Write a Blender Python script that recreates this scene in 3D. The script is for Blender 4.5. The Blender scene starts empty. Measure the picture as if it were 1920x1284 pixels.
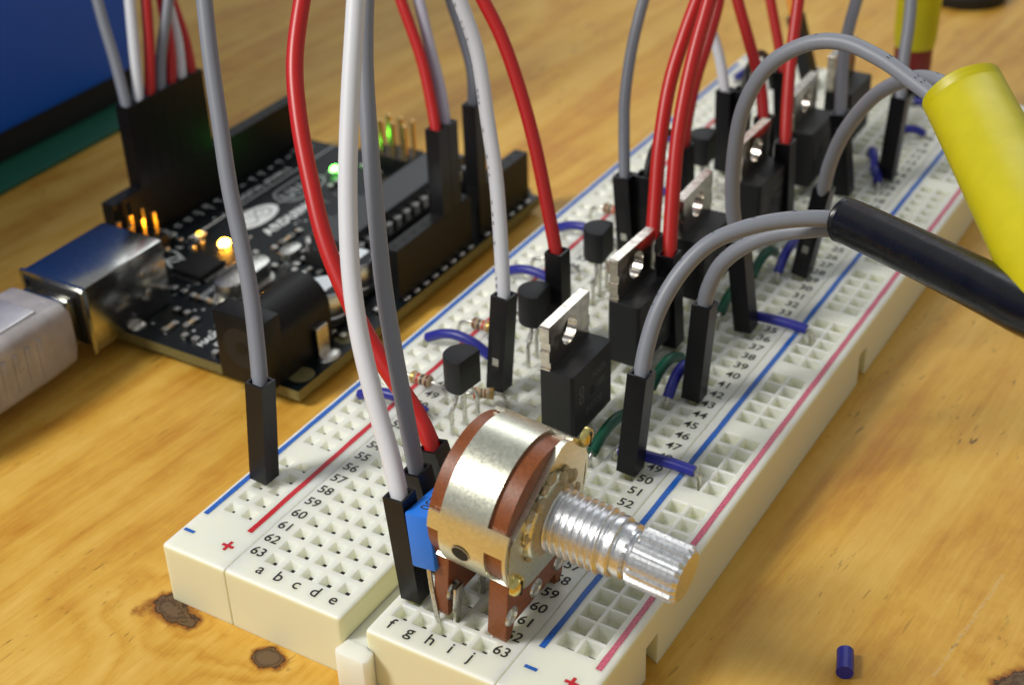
import bpy, bmesh, math, random
from mathutils import Vector, Matrix
random.seed(7)
S = 0.1            # the scene is written in millimetres; 1 Blender unit = 1 cm
P = 2.54
sc = bpy.context.scene
COL = sc.collection
sc.unit_settings.scale_length = 0.01

# ---------------------------------------------------------------- camera
CP = Vector((93.402, -96.209, 112.496)) * S
RR = ((0.8557621393552224, 0.5164975800200056, -0.030023502121684437),
      (0.2583878095091252, -0.47694528709038775, -0.840094597661087),
      (-0.4482263945187172, 0.7111634432082019, -0.5416083975539943))
cam = bpy.data.cameras.new('camera')
camo = bpy.data.objects.new('camera', cam)
COL.objects.link(camo)
xa, ya, za = Vector(RR[0]), -Vector(RR[1]), -Vector(RR[2])
M = Matrix((xa, ya, za)).transposed().to_4x4()
M.translation = CP
camo.matrix_world = M
cam.sensor_fit = 'HORIZONTAL'
cam.sensor_width = 36.0
cam.lens = 2837.86 / 1920 * 36
cam.clip_start = 0.5
cam.clip_end = 1000
cam.dof.use_dof = True
cam.dof.focus_distance = 16.6
cam.dof.aperture_fstop = 0.34
cam.dof.aperture_blades = 0
sc.camera = camo

# ---------------------------------------------------------------- light
world = bpy.data.worlds.new('World'); sc.world = world
world.use_nodes = True
wb = world.node_tree.nodes['Background']
wb.inputs[0].default_value = (0.88, 0.91, 0.92, 1)
wb.inputs[1].default_value = 0.32

def area(name, direction, dist, target, sx, sy, power, color):
    l = bpy.data.lights.new(name, 'AREA'); l.shape = 'RECTANGLE'
    l.size = sx; l.size_y = sy; l.energy = power; l.color = color
    o = bpy.data.objects.new(name, l); COL.objects.link(o)
    d = Vector(direction).normalized(); t = Vector(target) * S
    o.location = t + d * dist
    o.rotation_euler = (-d).to_track_quat('-Z', 'Y').to_euler()
    return o
area('bench_lamp', (-.48, -.52, .72), 75, (20, 20, 0), 14, 24, 42000, (1.0, 0.97, 0.91))
area('ceiling_lamp', (-.26, .76, .60), 170, (20, 60, 0), 110, 60, 42000, (0.93, 0.97, 1.0))

sc.view_settings.view_transform = 'Standard'
sc.view_settings.look = 'None'
sc.view_settings.gamma = 1
sc.view_settings.exposure = 0.16
sc.view_settings.use_curve_mapping = False
sc.render.engine = 'CYCLES'

# ---------------------------------------------------------------- materials
def mat(name, base, rough=.5, metal=0., spec=.5, sss=0., sssr=(1, .8, .6), sscale=.1, coat=0., bump=0., bscale=30., vary=0., vscale=8., trans=0., aniso=0., ior=1.5):
    m = bpy.data.materials.new(name); m.use_nodes = True
    nt = m.node_tree; b = nt.nodes['Principled BSDF']
    b.inputs['Base Color'].default_value = (*base, 1)
    b.inputs['Roughness'].default_value = rough
    b.inputs['Metallic'].default_value = metal
    b.inputs['Specular IOR Level'].default_value = spec
    b.inputs['IOR'].default_value = ior
    b.inputs['Coat Weight'].default_value = coat
    b.inputs['Transmission Weight'].default_value = trans
    b.inputs['Anisotropic'].default_value = aniso
    if sss:
        b.inputs['Subsurface Weight'].default_value = sss
        b.inputs['Subsurface Radius'].default_value = sssr
        b.inputs['Subsurface Scale'].default_value = sscale
    tc = nt.nodes.new('ShaderNodeTexCoord')
    if bump or vary:
        n = nt.nodes.new('ShaderNodeTexNoise'); n.inputs['Scale'].default_value = bscale; n.inputs['Detail'].default_value = 5
        nt.links.new(tc.outputs['Object'], n.inputs['Vector'])
    if bump:
        bp = nt.nodes.new('ShaderNodeBump'); bp.inputs['Strength'].default_value = bump; bp.inputs['Distance'].default_value = .02
        nt.links.new(n.outputs['Fac'], bp.inputs['Height']); nt.links.new(bp.outputs['Normal'], b.inputs['Normal'])
    if vary:
        n2 = nt.nodes.new('ShaderNodeTexNoise'); n2.inputs['Scale'].default_value = vscale; n2.inputs['Detail'].default_value = 6
        nt.links.new(tc.outputs['Object'], n2.inputs['Vector'])
        mr = nt.nodes.new('ShaderNodeMapRange'); mr.inputs['From Min'].default_value = .3; mr.inputs['From Max'].default_value = .7
        mr.inputs['To Min'].default_value = 1 - vary; mr.inputs['To Max'].default_value = 1 + vary * .6
        nt.links.new(n2.outputs['Fac'], mr.inputs['Value'])
        vm = nt.nodes.new('ShaderNodeVectorMath'); vm.operation = 'SCALE'; vm.inputs[0].default_value = base
        nt.links.new(mr.outputs['Result'], vm.inputs['Scale']); nt.links.new(vm.outputs['Vector'], b.inputs['Base Color'])
        mr2 = nt.nodes.new('ShaderNodeMapRange'); mr2.inputs['To Min'].default_value = max(.03, rough - .12); mr2.inputs['To Max'].default_value = min(1, rough + .15)
        nt.links.new(n.outputs['Fac'], mr2.inputs['Value']); nt.links.new(mr2.outputs['Result'], b.inputs['Roughness'])
    return m

MAT = dict(
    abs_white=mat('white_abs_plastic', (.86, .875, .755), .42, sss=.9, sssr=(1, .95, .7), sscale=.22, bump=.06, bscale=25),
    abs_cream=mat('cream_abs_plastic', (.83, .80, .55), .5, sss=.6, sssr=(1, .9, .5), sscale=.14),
    hole=mat('contact_clip_metal', (.20, .21, .18), .5, metal=.3),
    ink_black=mat('black_ink', (.02, .02, .02), .6),
    ink_blue=mat('blue_ink', (.012, .13, .56), .5, vary=.6, vscale=60),
    ink_red=mat('red_ink', (.60, .015, .03), .5, vary=.25, vscale=60),
    ink_pink=mat('worn_red_ink', (.66, .11, .19), .38, vary=.55, vscale=50),
    housing=mat('black_housing_plastic', (.007, .007, .009), .32, spec=.28, bump=.04, bscale=60, vary=.3, vscale=30),
    housing_in=mat('black_inner_plastic', (.006, .006, .006), .7),
    epoxy=mat('black_epoxy', (.014, .015, .017), .46, spec=.35, bump=.25, bscale=90, vary=.2, vscale=40),
    tin=mat('tinned_metal', (.66, .65, .60), .28, metal=1, vary=.25, vscale=30, bump=.25, bscale=45),
    tab=mat('stamped_nickel_metal', (.58, .53, .47), .18, metal=1, vary=.22, vscale=9, bump=.06, bscale=12),
    zinc=mat('passivated_zinc_sheet', (.80, .80, .66), .30, metal=1, vary=.10, vscale=20, bump=.05, bscale=30),
    leg_bright=mat('bright_tinned_leg', (.90, .90, .88), .55, metal=1),
    chip_top=mat('grey_black_chip', (.028, .031, .036), .45),
    brass=mat('yellow_brass', (.78, .66, .25), .25, metal=1, vary=.2, vscale=20),
    nickel=mat('machined_aluminium', (.80, .81, .83), .30, metal=1, vary=.12, vscale=30, bump=.04, bscale=30),
    phenolic=mat('brown_phenolic', (.235, .062, .012), .36, vary=.22, vscale=26, bump=.10, bscale=50),
    wire_white=mat('white_wire_sleeve', (.70, .715, .76), .42, sss=.2, sscale=.05, bump=.05, bscale=6),
    wire_lav=mat('lavender_wire_sleeve', (.52, .50, .60), .42, sss=.2, sscale=.05),
    wire_grey=mat('grey_wire_sleeve', (.225, .24, .28), .42, sss=.1, sscale=.04, bump=.05, bscale=6),
    wire_red=mat('red_wire_sleeve', (.50, .012, .010), .36, sss=.1, sscale=.04, bump=.05, bscale=6),
    wire_orange=mat('orange_wire_sleeve', (.75, .28, .02), .4),
    wire_black=mat('black_wire_sleeve', (.012, .012, .013), .4),
    jump_blue=mat('blue_jumper_sleeve', (.018, .022, .27), .38, bump=.1, bscale=20),
    jump_green=mat('green_jumper_sleeve', (.004, .085, .045), .4, bump=.1, bscale=20),
    resistor=mat('tan_resistor_coat', (.50, .37, .22), .35),
    band_brown=mat('brown_band', (.13, .03, .012), .4),
    band_black=mat('black_band', (.012, .01, .01), .4),
    band_red=mat('red_band', (.55, .02, .015), .4),
    band_gold=mat('gold_band', (.5, .32, .08), .35, metal=.6),
    cap_blue=mat('blue_capacitor_case', (.02, .19, .78), .38, bump=.08, bscale=20),
    tube_black=mat('black_shrink_tube', (.004, .005, .008), .26, spec=.4, bump=.35, bscale=3.0, vary=.3, vscale=5),
    tube_yellow=mat('yellow_shrink_tube', (.56, .49, .001), .42, bump=.35, bscale=2.2, vary=.06, vscale=3, sss=.1, sscale=.1),
    dark_red=mat('dark_red_sleeve', (.20, .012, .01), .45),
    pcb=mat('black_solder_mask', (.004, .007, .009), .34, spec=.22, vary=.3, vscale=10, bump=.1, bscale=15),
    pcb_edge=mat('laminate_edge', (.17, .15, .055), .5, vary=.25, vscale=20),
    silk=mat('white_silkscreen', (.80, .84, .84), .6, vary=.25, vscale=30),
    silk_dim=mat('thin_silkscreen', (.42, .46, .46), .6),
    header=mat('black_header_plastic', (.008, .008, .008), .42, spec=.25, bump=.1, bscale=40, vary=.3, vscale=20),
    gold=mat('gold_pin', (.85, .60, .25), .22, metal=1),
    usb_steel=mat('usb_shell_steel', (.52, .52, .49), .18, metal=1, vary=.12, vscale=12),
    alu_can=mat('capacitor_can', (.72, .74, .75), .32, metal=1),
    blue_case=mat('blue_painted_steel', (.001, .13, .82), .42, bump=.03, bscale=8),
    case_black=mat('black_rubber_base', (.008, .008, .009), .6),
    mat_green=mat('green_cutting_mat', (.010, .125, .070), .6, vary=.1, vscale=4),
    plug=mat('clear_plug_moulding', (.56, .52, .52), .30, sss=.3, sscale=.25, trans=.30, coat=.4, bump=.35, bscale=3.5, vary=.25, vscale=2.5),
    flux=mat('amber_flux_residue', (.40, .32, .18), .30, sss=.2, bump=.6, bscale=14, coat=.3),
    mark=mat('laser_mark', (.12, .12, .12), .6),
    wire_print=mat('wire_print', (.08, .09, .11), .6),
)
def emis(name, col, strength):
    m = bpy.data.materials.new(name); m.use_nodes = True
    b = m.node_tree.nodes['Principled BSDF']
    b.inputs['Base Color'].default_value = (*col, 1)
    b.inputs['Emission Color'].default_value = (*col, 1); b.inputs['Emission Strength'].default_value = strength
    return m
MAT['led_orange'] = emis('lit_orange_led', (1, .42, .03), 60)
MAT['led_yellow'] = emis('lit_yellow_led', (1, .62, .03), 5)
MAT['led_green'] = emis('lit_green_led', (.12, 1, .08), 18)

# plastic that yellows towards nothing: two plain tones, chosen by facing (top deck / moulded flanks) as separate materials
# ---- wood
def wood():
    m = bpy.data.materials.new('varnished_plywood'); m.use_nodes = True
    nt = m.node_tree; N = nt.nodes; L = nt.links
    b = N['Principled BSDF']
    tc = N.new('ShaderNodeTexCoord')
    def math_(op, a, bb=None, c=None):
        n = N.new('ShaderNodeMath'); n.operation = op
        for i, v in enumerate((a, bb, c)):
            if v is None: continue
            if isinstance(v, (int, float)): n.inputs[i].default_value = v
            else: L.new(v, n.inputs[i])
        return n.outputs[0]
    rot = N.new('ShaderNodeMapping'); rot.inputs['Rotation'].default_value = (0, 0, math.radians(4))
    L.new(tc.outputs['Object'], rot.inputs['Vector'])
    sep = N.new('ShaderNodeSeparateXYZ'); L.new(rot.outputs['Vector'], sep.inputs[0])
    def noise(sx, sy, scale=1, detail=5, rough=.55, dist=0., off=(0, 0, 0)):
        mp = N.new('ShaderNodeMapping'); mp.inputs['Scale'].default_value = (sx, sy, 1); mp.inputs['Location'].default_value = off
        L.new(rot.outputs['Vector'], mp.inputs['Vector'])
        n = N.new('ShaderNodeTexNoise'); n.inputs['Scale'].default_value = scale; n.inputs['Detail'].default_value = detail
        n.inputs['Roughness'].default_value = rough; n.inputs['Distortion'].default_value = dist
        L.new(mp.outputs['Vector'], n.inputs['Vector'])
        return n.outputs['Fac']
    # knots (cm)
    raw = N.new('ShaderNodeSeparateXYZ'); L.new(tc.outputs['Object'], raw.inputs[0])
    wob = noise(2.2, 2.2, 1, 4)
    def knot(x, y, r, sx=1., sy=1.):
        dx = math_('MULTIPLY', math_('SUBTRACT', raw.outputs[0], x), sx); dy = math_('MULTIPLY', math_('SUBTRACT', raw.outputs[1], y), sy)
        d2 = math_('ADD', math_('MULTIPLY', dx, dx), math_('MULTIPLY', dy, dy))
        d = math_('SQRT', d2)
        d = math_('ADD', d, math_('MULTIPLY', math_('SUBTRACT', wob, .5), r * 2.6))
        return math_('DIVIDE', d, r)
    knots = [knot(-1.22, -.60, .27, .9, 1.25), knot(.30, -.64, .17, .9, 1.3), knot(7.9, 2.9, .55, 1.3, .7), knot(-9.5, 21.5, .8), knot(3.2, 30.5, .5, 1, .7), knot(14.5, 12.5, .7)]
    pull = None; dark = None; kmin = None
    for k in knots:
        g = math_('POWER', 2.718, math_('MULTIPLY', math_('MULTIPLY', k, k), -.10))
        pull = g if pull is None else math_('ADD', pull, g)
        mr = N.new('ShaderNodeMapRange'); mr.inputs['From Min'].default_value = .92; mr.inputs['From Max'].default_value = 1.45; mr.interpolation_type = 'SMOOTHERSTEP'
        mr.inputs['To Min'].default_value = 1; mr.inputs['To Max'].default_value = 0; L.new(k, mr.inputs['Value'])
        dark = mr.outputs[0] if dark is None else math_('MAXIMUM', dark, mr.outputs[0])
        kmin = k if kmin is None else math_('MINIMUM', kmin, k)
    # growth rings: a slowly varying phase, elongated along the board
    ph = math_('ADD', math_('MULTIPLY', noise(.34, .055, 1, 4, .5, .3), 7.0), math_('MULTIPLY', sep.outputs[0], .35))
    ph = math_('ADD', ph, math_('MULTIPLY', pull, 1.9))
    saw = math_('FRACT', math_('MULTIPLY', ph, 1.15))
    ring = N.new('ShaderNodeValToRGB'); e = ring.color_ramp.elements
    e[0].position = 0; e[0].color = (.30, .30, .30, 1); e[1].position = 1; e[1].color = (.42, .42, .42, 1)
    for p_, v in ((.18, .55), (.5, .78), (.72, .52), (.88, .22), (.95, .28)):
        x = e.new(p_); x.color = (v, v, v, 1)
    L.new(saw, ring.inputs[0])
    big = noise(.55, .10, 1, 6, .6, .4, (3, 1, 0))
    streak = noise(9, .55, 1, 6, .7, .2)
    fine = noise(55, 2.2, 1, 4, .7)
    blot = noise(1.1, .8, 1, 6, .65, .2, (9, 2, 0))
    t = math_('ADD', math_('MULTIPLY', ring.outputs[0], .24), math_('MULTIPLY', big, .42))
    t = math_('ADD', t, math_('MULTIPLY', streak, .34))
    t = math_('ADD', t, math_('MULTIPLY', fine, .20))
    t = math_('ADD', t, math_('MULTIPLY', blot, .38))
    cr = N.new('ShaderNodeValToRGB'); e = cr.color_ramp.elements
    e[0].position = .46; e[0].color = (.37, .125, .009, 1)
    e[1].position = 1.0; e[1].color = (.78, .50, .12, 1)
    x = e.new(.64); x.color = (.53, .24, .026, 1)
    x = e.new(.80); x.color = (.66, .37, .055, 1)
    L.new(t, cr.inputs[0])
    # knot colour
    kc = N.new('ShaderNodeValToRGB'); e = kc.color_ramp.elements
    e[0].position = 0; e[0].color = (.16, .10, .05, 1); e[1].position = 1; e[1].color = (.30, .11, .015, 1)
    for p_, c_ in ((.45, (.15, .095, .05, 1)), (.62, (.075, .042, .02, 1)), (.74, (.17, .10, .045, 1)), (.88, (.035, .014, .006, 1))):
        x = e.new(p_); x.color = c_
    L.new(math_('ADD', kmin, math_('MULTIPLY', math_('SUBTRACT', noise(24, 24, 1, 5), .5), .5)), kc.inputs[0])
    mx = N.new('ShaderNodeMix'); mx.data_type = 'RGBA'; L.new(dark, mx.inputs[0]); L.new(cr.outputs[0], mx.inputs[6]); L.new(kc.outputs[0], mx.inputs[7])
    # dark pitch flecks and dents
    fl = noise(16, 2.6, 1, 3, .6, .5, (5, 7, 0)); fl2 = noise(.7, .45, 1, 2, .5, 0, (1, 4, 0))
    f = N.new('ShaderNodeMapRange'); f.inputs['From Min'].default_value = .63; f.inputs['From Max'].default_value = .70; L.new(fl, f.inputs['Value'])
    f2 = N.new('ShaderNodeMapRange'); f2.inputs['From Min'].default_value = .50; f2.inputs['From Max'].default_value = .62; L.new(fl2, f2.inputs['Value'])
    ff = math_('MULTIPLY', math_('MULTIPLY', f.outputs[0], f2.outputs[0]), .8)
    mx2 = N.new('ShaderNodeMix'); mx2.data_type = 'RGBA'; L.new(ff, mx2.inputs[0]); L.new(mx.outputs[2], mx2.inputs[6]); mx2.inputs[7].default_value = (.09, .045, .018, 1)
    # pale scuffs
    sc_ = noise(5, 5, 1, 8, .75, 1.5, (2, 8, 0)); s1 = N.new('ShaderNodeMapRange'); s1.inputs['From Min'].default_value = .66; s1.inputs['From Max'].default_value = .74; L.new(sc_, s1.inputs['Value'])
    # one long scratch near the right edge
    dx = math_('SUBTRACT', raw.outputs[0], math_('ADD', 6.55, math_('MULTIPLY', raw.outputs[1], .10)))
    dx = math_('ADD', dx, math_('MULTIPLY', math_('SUBTRACT', noise(6, 6, 1, 5), .5), .10))
    ln = math_('LESS_THAN', math_('ABSOLUTE', dx), .022)
    seg = math_('MULTIPLY', math_('GREATER_THAN', raw.outputs[1], 2.7), math_('LESS_THAN', raw.outputs[1], 4.7))
    ln = math_('MULTIPLY', math_('MULTIPLY', ln, seg), math_('GREATER_THAN', noise(20, 20, 1, 3), .46))
    sm = math_('MAXIMUM', math_('MULTIPLY', s1.outputs[0], .42), math_('MULTIPLY', ln, .30))
    mx3 = N.new('ShaderNodeMix'); mx3.data_type = 'RGBA'; L.new(sm, mx3.inputs[0]); L.new(mx2.outputs[2], mx3.inputs[6]); mx3.inputs[7].default_value = (.66, .50, .28, 1)
    L.new(mx3.outputs[2], b.inputs['Base Color'])
    r = N.new('ShaderNodeMapRange'); r.inputs['From Min'].default_value = .3; r.inputs['From Max'].default_value = .7
    r.inputs['To Min'].default_value = .38; r.inputs['To Max'].default_value = .55; L.new(blot, r.inputs['Value']); L.new(r.outputs[0], b.inputs['Roughness'])
    b.inputs['Specular IOR Level'].default_value = .27
    bp = N.new('ShaderNodeBump'); bp.inputs['Strength'].default_value = .25; bp.inputs['Distance'].default_value = .02
    h = math_('ADD', math_('ADD', math_('MULTIPLY', streak, .5), math_('MULTIPLY', fine, .25)), math_('ADD', math_('MULTIPLY', big, 1.2), math_('MULTIPLY', sc_, .6)))
    h = math_('SUBTRACT', h, math_('MULTIPLY', dark, .6))
    L.new(h, bp.inputs['Height']); L.new(bp.outputs[0], b.inputs['Normal'])
    return m
MAT['wood'] = wood()

# ---------------------------------------------------------------- helpers
def link(name, bm, m, parent=None, smooth=False, mats=None):
    """bmesh in mm, in the parent's local frame -> one mesh object"""
    me = bpy.data.meshes.new(name)
    bmesh.ops.recalc_face_normals(bm, faces=bm.faces)
    bm.to_mesh(me); bm.free()
    me.transform(Matrix.Scale(S, 4))
    for k in (mats or [m]): me.materials.append(MAT[k])
    if smooth:
        for p in me.polygons: p.use_smooth = True
        try: me.set_sharp_from_angle(angle=math.radians(smooth if smooth is not True else 40))
        except Exception: pass
    o = bpy.data.objects.new(name, me); COL.objects.link(o)
    if parent: o.parent = parent
    return o

def thing(name, label, cat, loc=(0, 0, 0), rz=0, group=None, mtx=None):
    o = bpy.data.objects.new(name, None); COL.objects.link(o); o.empty_display_size = .2
    if mtx is not None: o.matrix_world = mtx
    else: o.location = Vector(loc) * S; o.rotation_euler = (0, 0, rz)
    o['label'] = label; o['category'] = cat
    if group: o['group'] = group
    return o
def tag(o, label, cat, group=None):
    o['label'] = label; o['category'] = cat
    if group: o['group'] = group
    return o

def box(bm, x0, x1, y0, y1, z0, z1, mi=0, bev=0.):
    vs = [bm.verts.new((x, y, z)) for z in (z0, z1) for y in (y0, y1) for x in (x0, x1)]
    fs = []
    for f in ((0, 2, 3, 1), (4, 5, 7, 6), (0, 1, 5, 4), (2, 6, 7, 3), (0, 4, 6, 2), (1, 3, 7, 5)):
        q = bm.faces.new([vs[i] for i in f]); q.material_index = mi; fs.append(q)
    if bev:
        es = list({e for f in fs for e in f.edges})
        bmesh.ops.bevel(bm, geom=es, offset=bev, segments=2, affect='EDGES', profile=.5)
    return vs
def quad(bm, pts, mi=0):
    f = bm.faces.new([bm.verts.new(p) for p in pts]); f.material_index = mi; return f
def prism(bm, outline, z0, z1, mi=0, bev=0.):
    lo = [bm.verts.new((x, y, z0)) for x, y in outline]; hi = [bm.verts.new((x, y, z1)) for x, y in outline]
    n = len(outline); fs = [bm.faces.new(lo[::-1]), bm.faces.new(hi)]
    for i in range(n): fs.append(bm.faces.new((lo[i], lo[(i + 1) % n], hi[(i + 1) % n], hi[i])))
    for f in fs: f.material_index = mi
    if bev:
        es = list({e for f in fs[:2] for e in f.edges})
        bmesh.ops.bevel(bm, geom=es, offset=bev, segments=2, affect='EDGES', profile=.5)
def lathe(bm, prof, seg=32, axis='Z', c=(0, 0, 0), mi=0, cap=True, a0=0, a1=2 * math.pi):
    """prof: (along, radius)"""
    rings = []
    full = abs(a1 - a0 - 2 * math.pi) < 1e-6
    n = seg if full else seg + 1
    for (h, r) in prof:
        ring = []
        for i in range(n):
            a = a0 + (a1 - a0) * i / seg
            u, v = r * math.cos(a), r * math.sin(a)
            p = (u, v, h) if axis == 'Z' else ((h, u, v) if axis == 'X' else (u, h, v))
            ring.append(bm.verts.new((p[0] + c[0], p[1] + c[1], p[2] + c[2])))
        rings.append(ring)
    for k in range(len(rings) - 1):
        for i in range(n if full else n - 1):
            j = (i + 1) % n
            f = bm.faces.new((rings[k][i], rings[k][j], rings[k + 1][j], rings[k + 1][i])); f.material_index = mi
    if cap and full:
        for ring in (rings[0], rings[-1]):
            f = bm.faces.new(ring); f.material_index = mi
def spline(pts, sub=8):
    pts = [Vector(p) for p in pts]
    if len(pts) < 3: return pts
    out = []
    e = [pts[0] * 2 - pts[1]] + pts + [pts[-1] * 2 - pts[-2]]
    for i in range(1, len(e) - 2):
        p0, p1, p2, p3 = e[i - 1:i + 3]
        for k in range(sub):
            t = k / sub
            out.append(.5 * ((2 * p1) + (p2 - p0) * t + (2 * p0 - 5 * p1 + 4 * p2 - p3) * t * t + (3 * p1 - p0 - 3 * p2 + p3) * t ** 3))
    out.append(pts[-1]); return out
def tube(bm, pts, r, seg=14, sub=8, mi=0, squash=1., rfun=None):
    path = spline(pts, sub) if sub > 1 else [Vector(p) for p in pts]
    t0 = (path[1] - path[0]).normalized()
    nrm = t0.orthogonal().normalized(); rings = []
    for i, p in enumerate(path):
        t = (path[min(i + 1, len(path) - 1)] - path[max(i - 1, 0)]).normalized()
        nrm = (nrm - t * nrm.dot(t)).normalized(); bn = t.cross(nrm)
        rr = r if rfun is None else rfun(i / (len(path) - 1)) * r
        rings.append([bm.verts.new(p + (nrm * math.cos(a) + bn * math.sin(a) * squash) * rr) for a in [2 * math.pi * k / seg for k in range(seg)]])
    for a, b in zip(rings[:-1], rings[1:]):
        for k in range(seg):
            f = bm.faces.new((a[k], a[(k + 1) % seg], b[(k + 1) % seg], b[k])); f.material_index = mi
    for ring in (rings[0], rings[-1]):
        f = bm.faces.new(ring); f.material_index = mi
def text_bm(bm, s, size, mtx, offset=0., space=1., mi=0):
    cu = bpy.data.curves.new('lettering', 'FONT'); cu.body = s; cu.size = size; cu.align_x = 'CENTER'; cu.align_y = 'CENTER'
    cu.offset = offset; cu.space_character = space; cu.resolution_u = 3
    o = bpy.data.objects.new('lettering', cu); COL.objects.link(o)
    dg = bpy.context.evaluated_depsgraph_get()
    me = bpy.data.meshes.new_from_object(o.evaluated_get(dg))
    bpy.data.objects.remove(o); 
    me.transform(mtx)
    n0 = len(bm.faces); bm.from_mesh(me)
    bm.faces.ensure_lookup_table()
    for f in bm.faces[n0:]: f.material_index = mi
    bpy.data.meshes.remove(me)
def T(x, y, z): return Matrix.Translation((x, y, z))
def newbm(): return bmesh.new()

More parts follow.
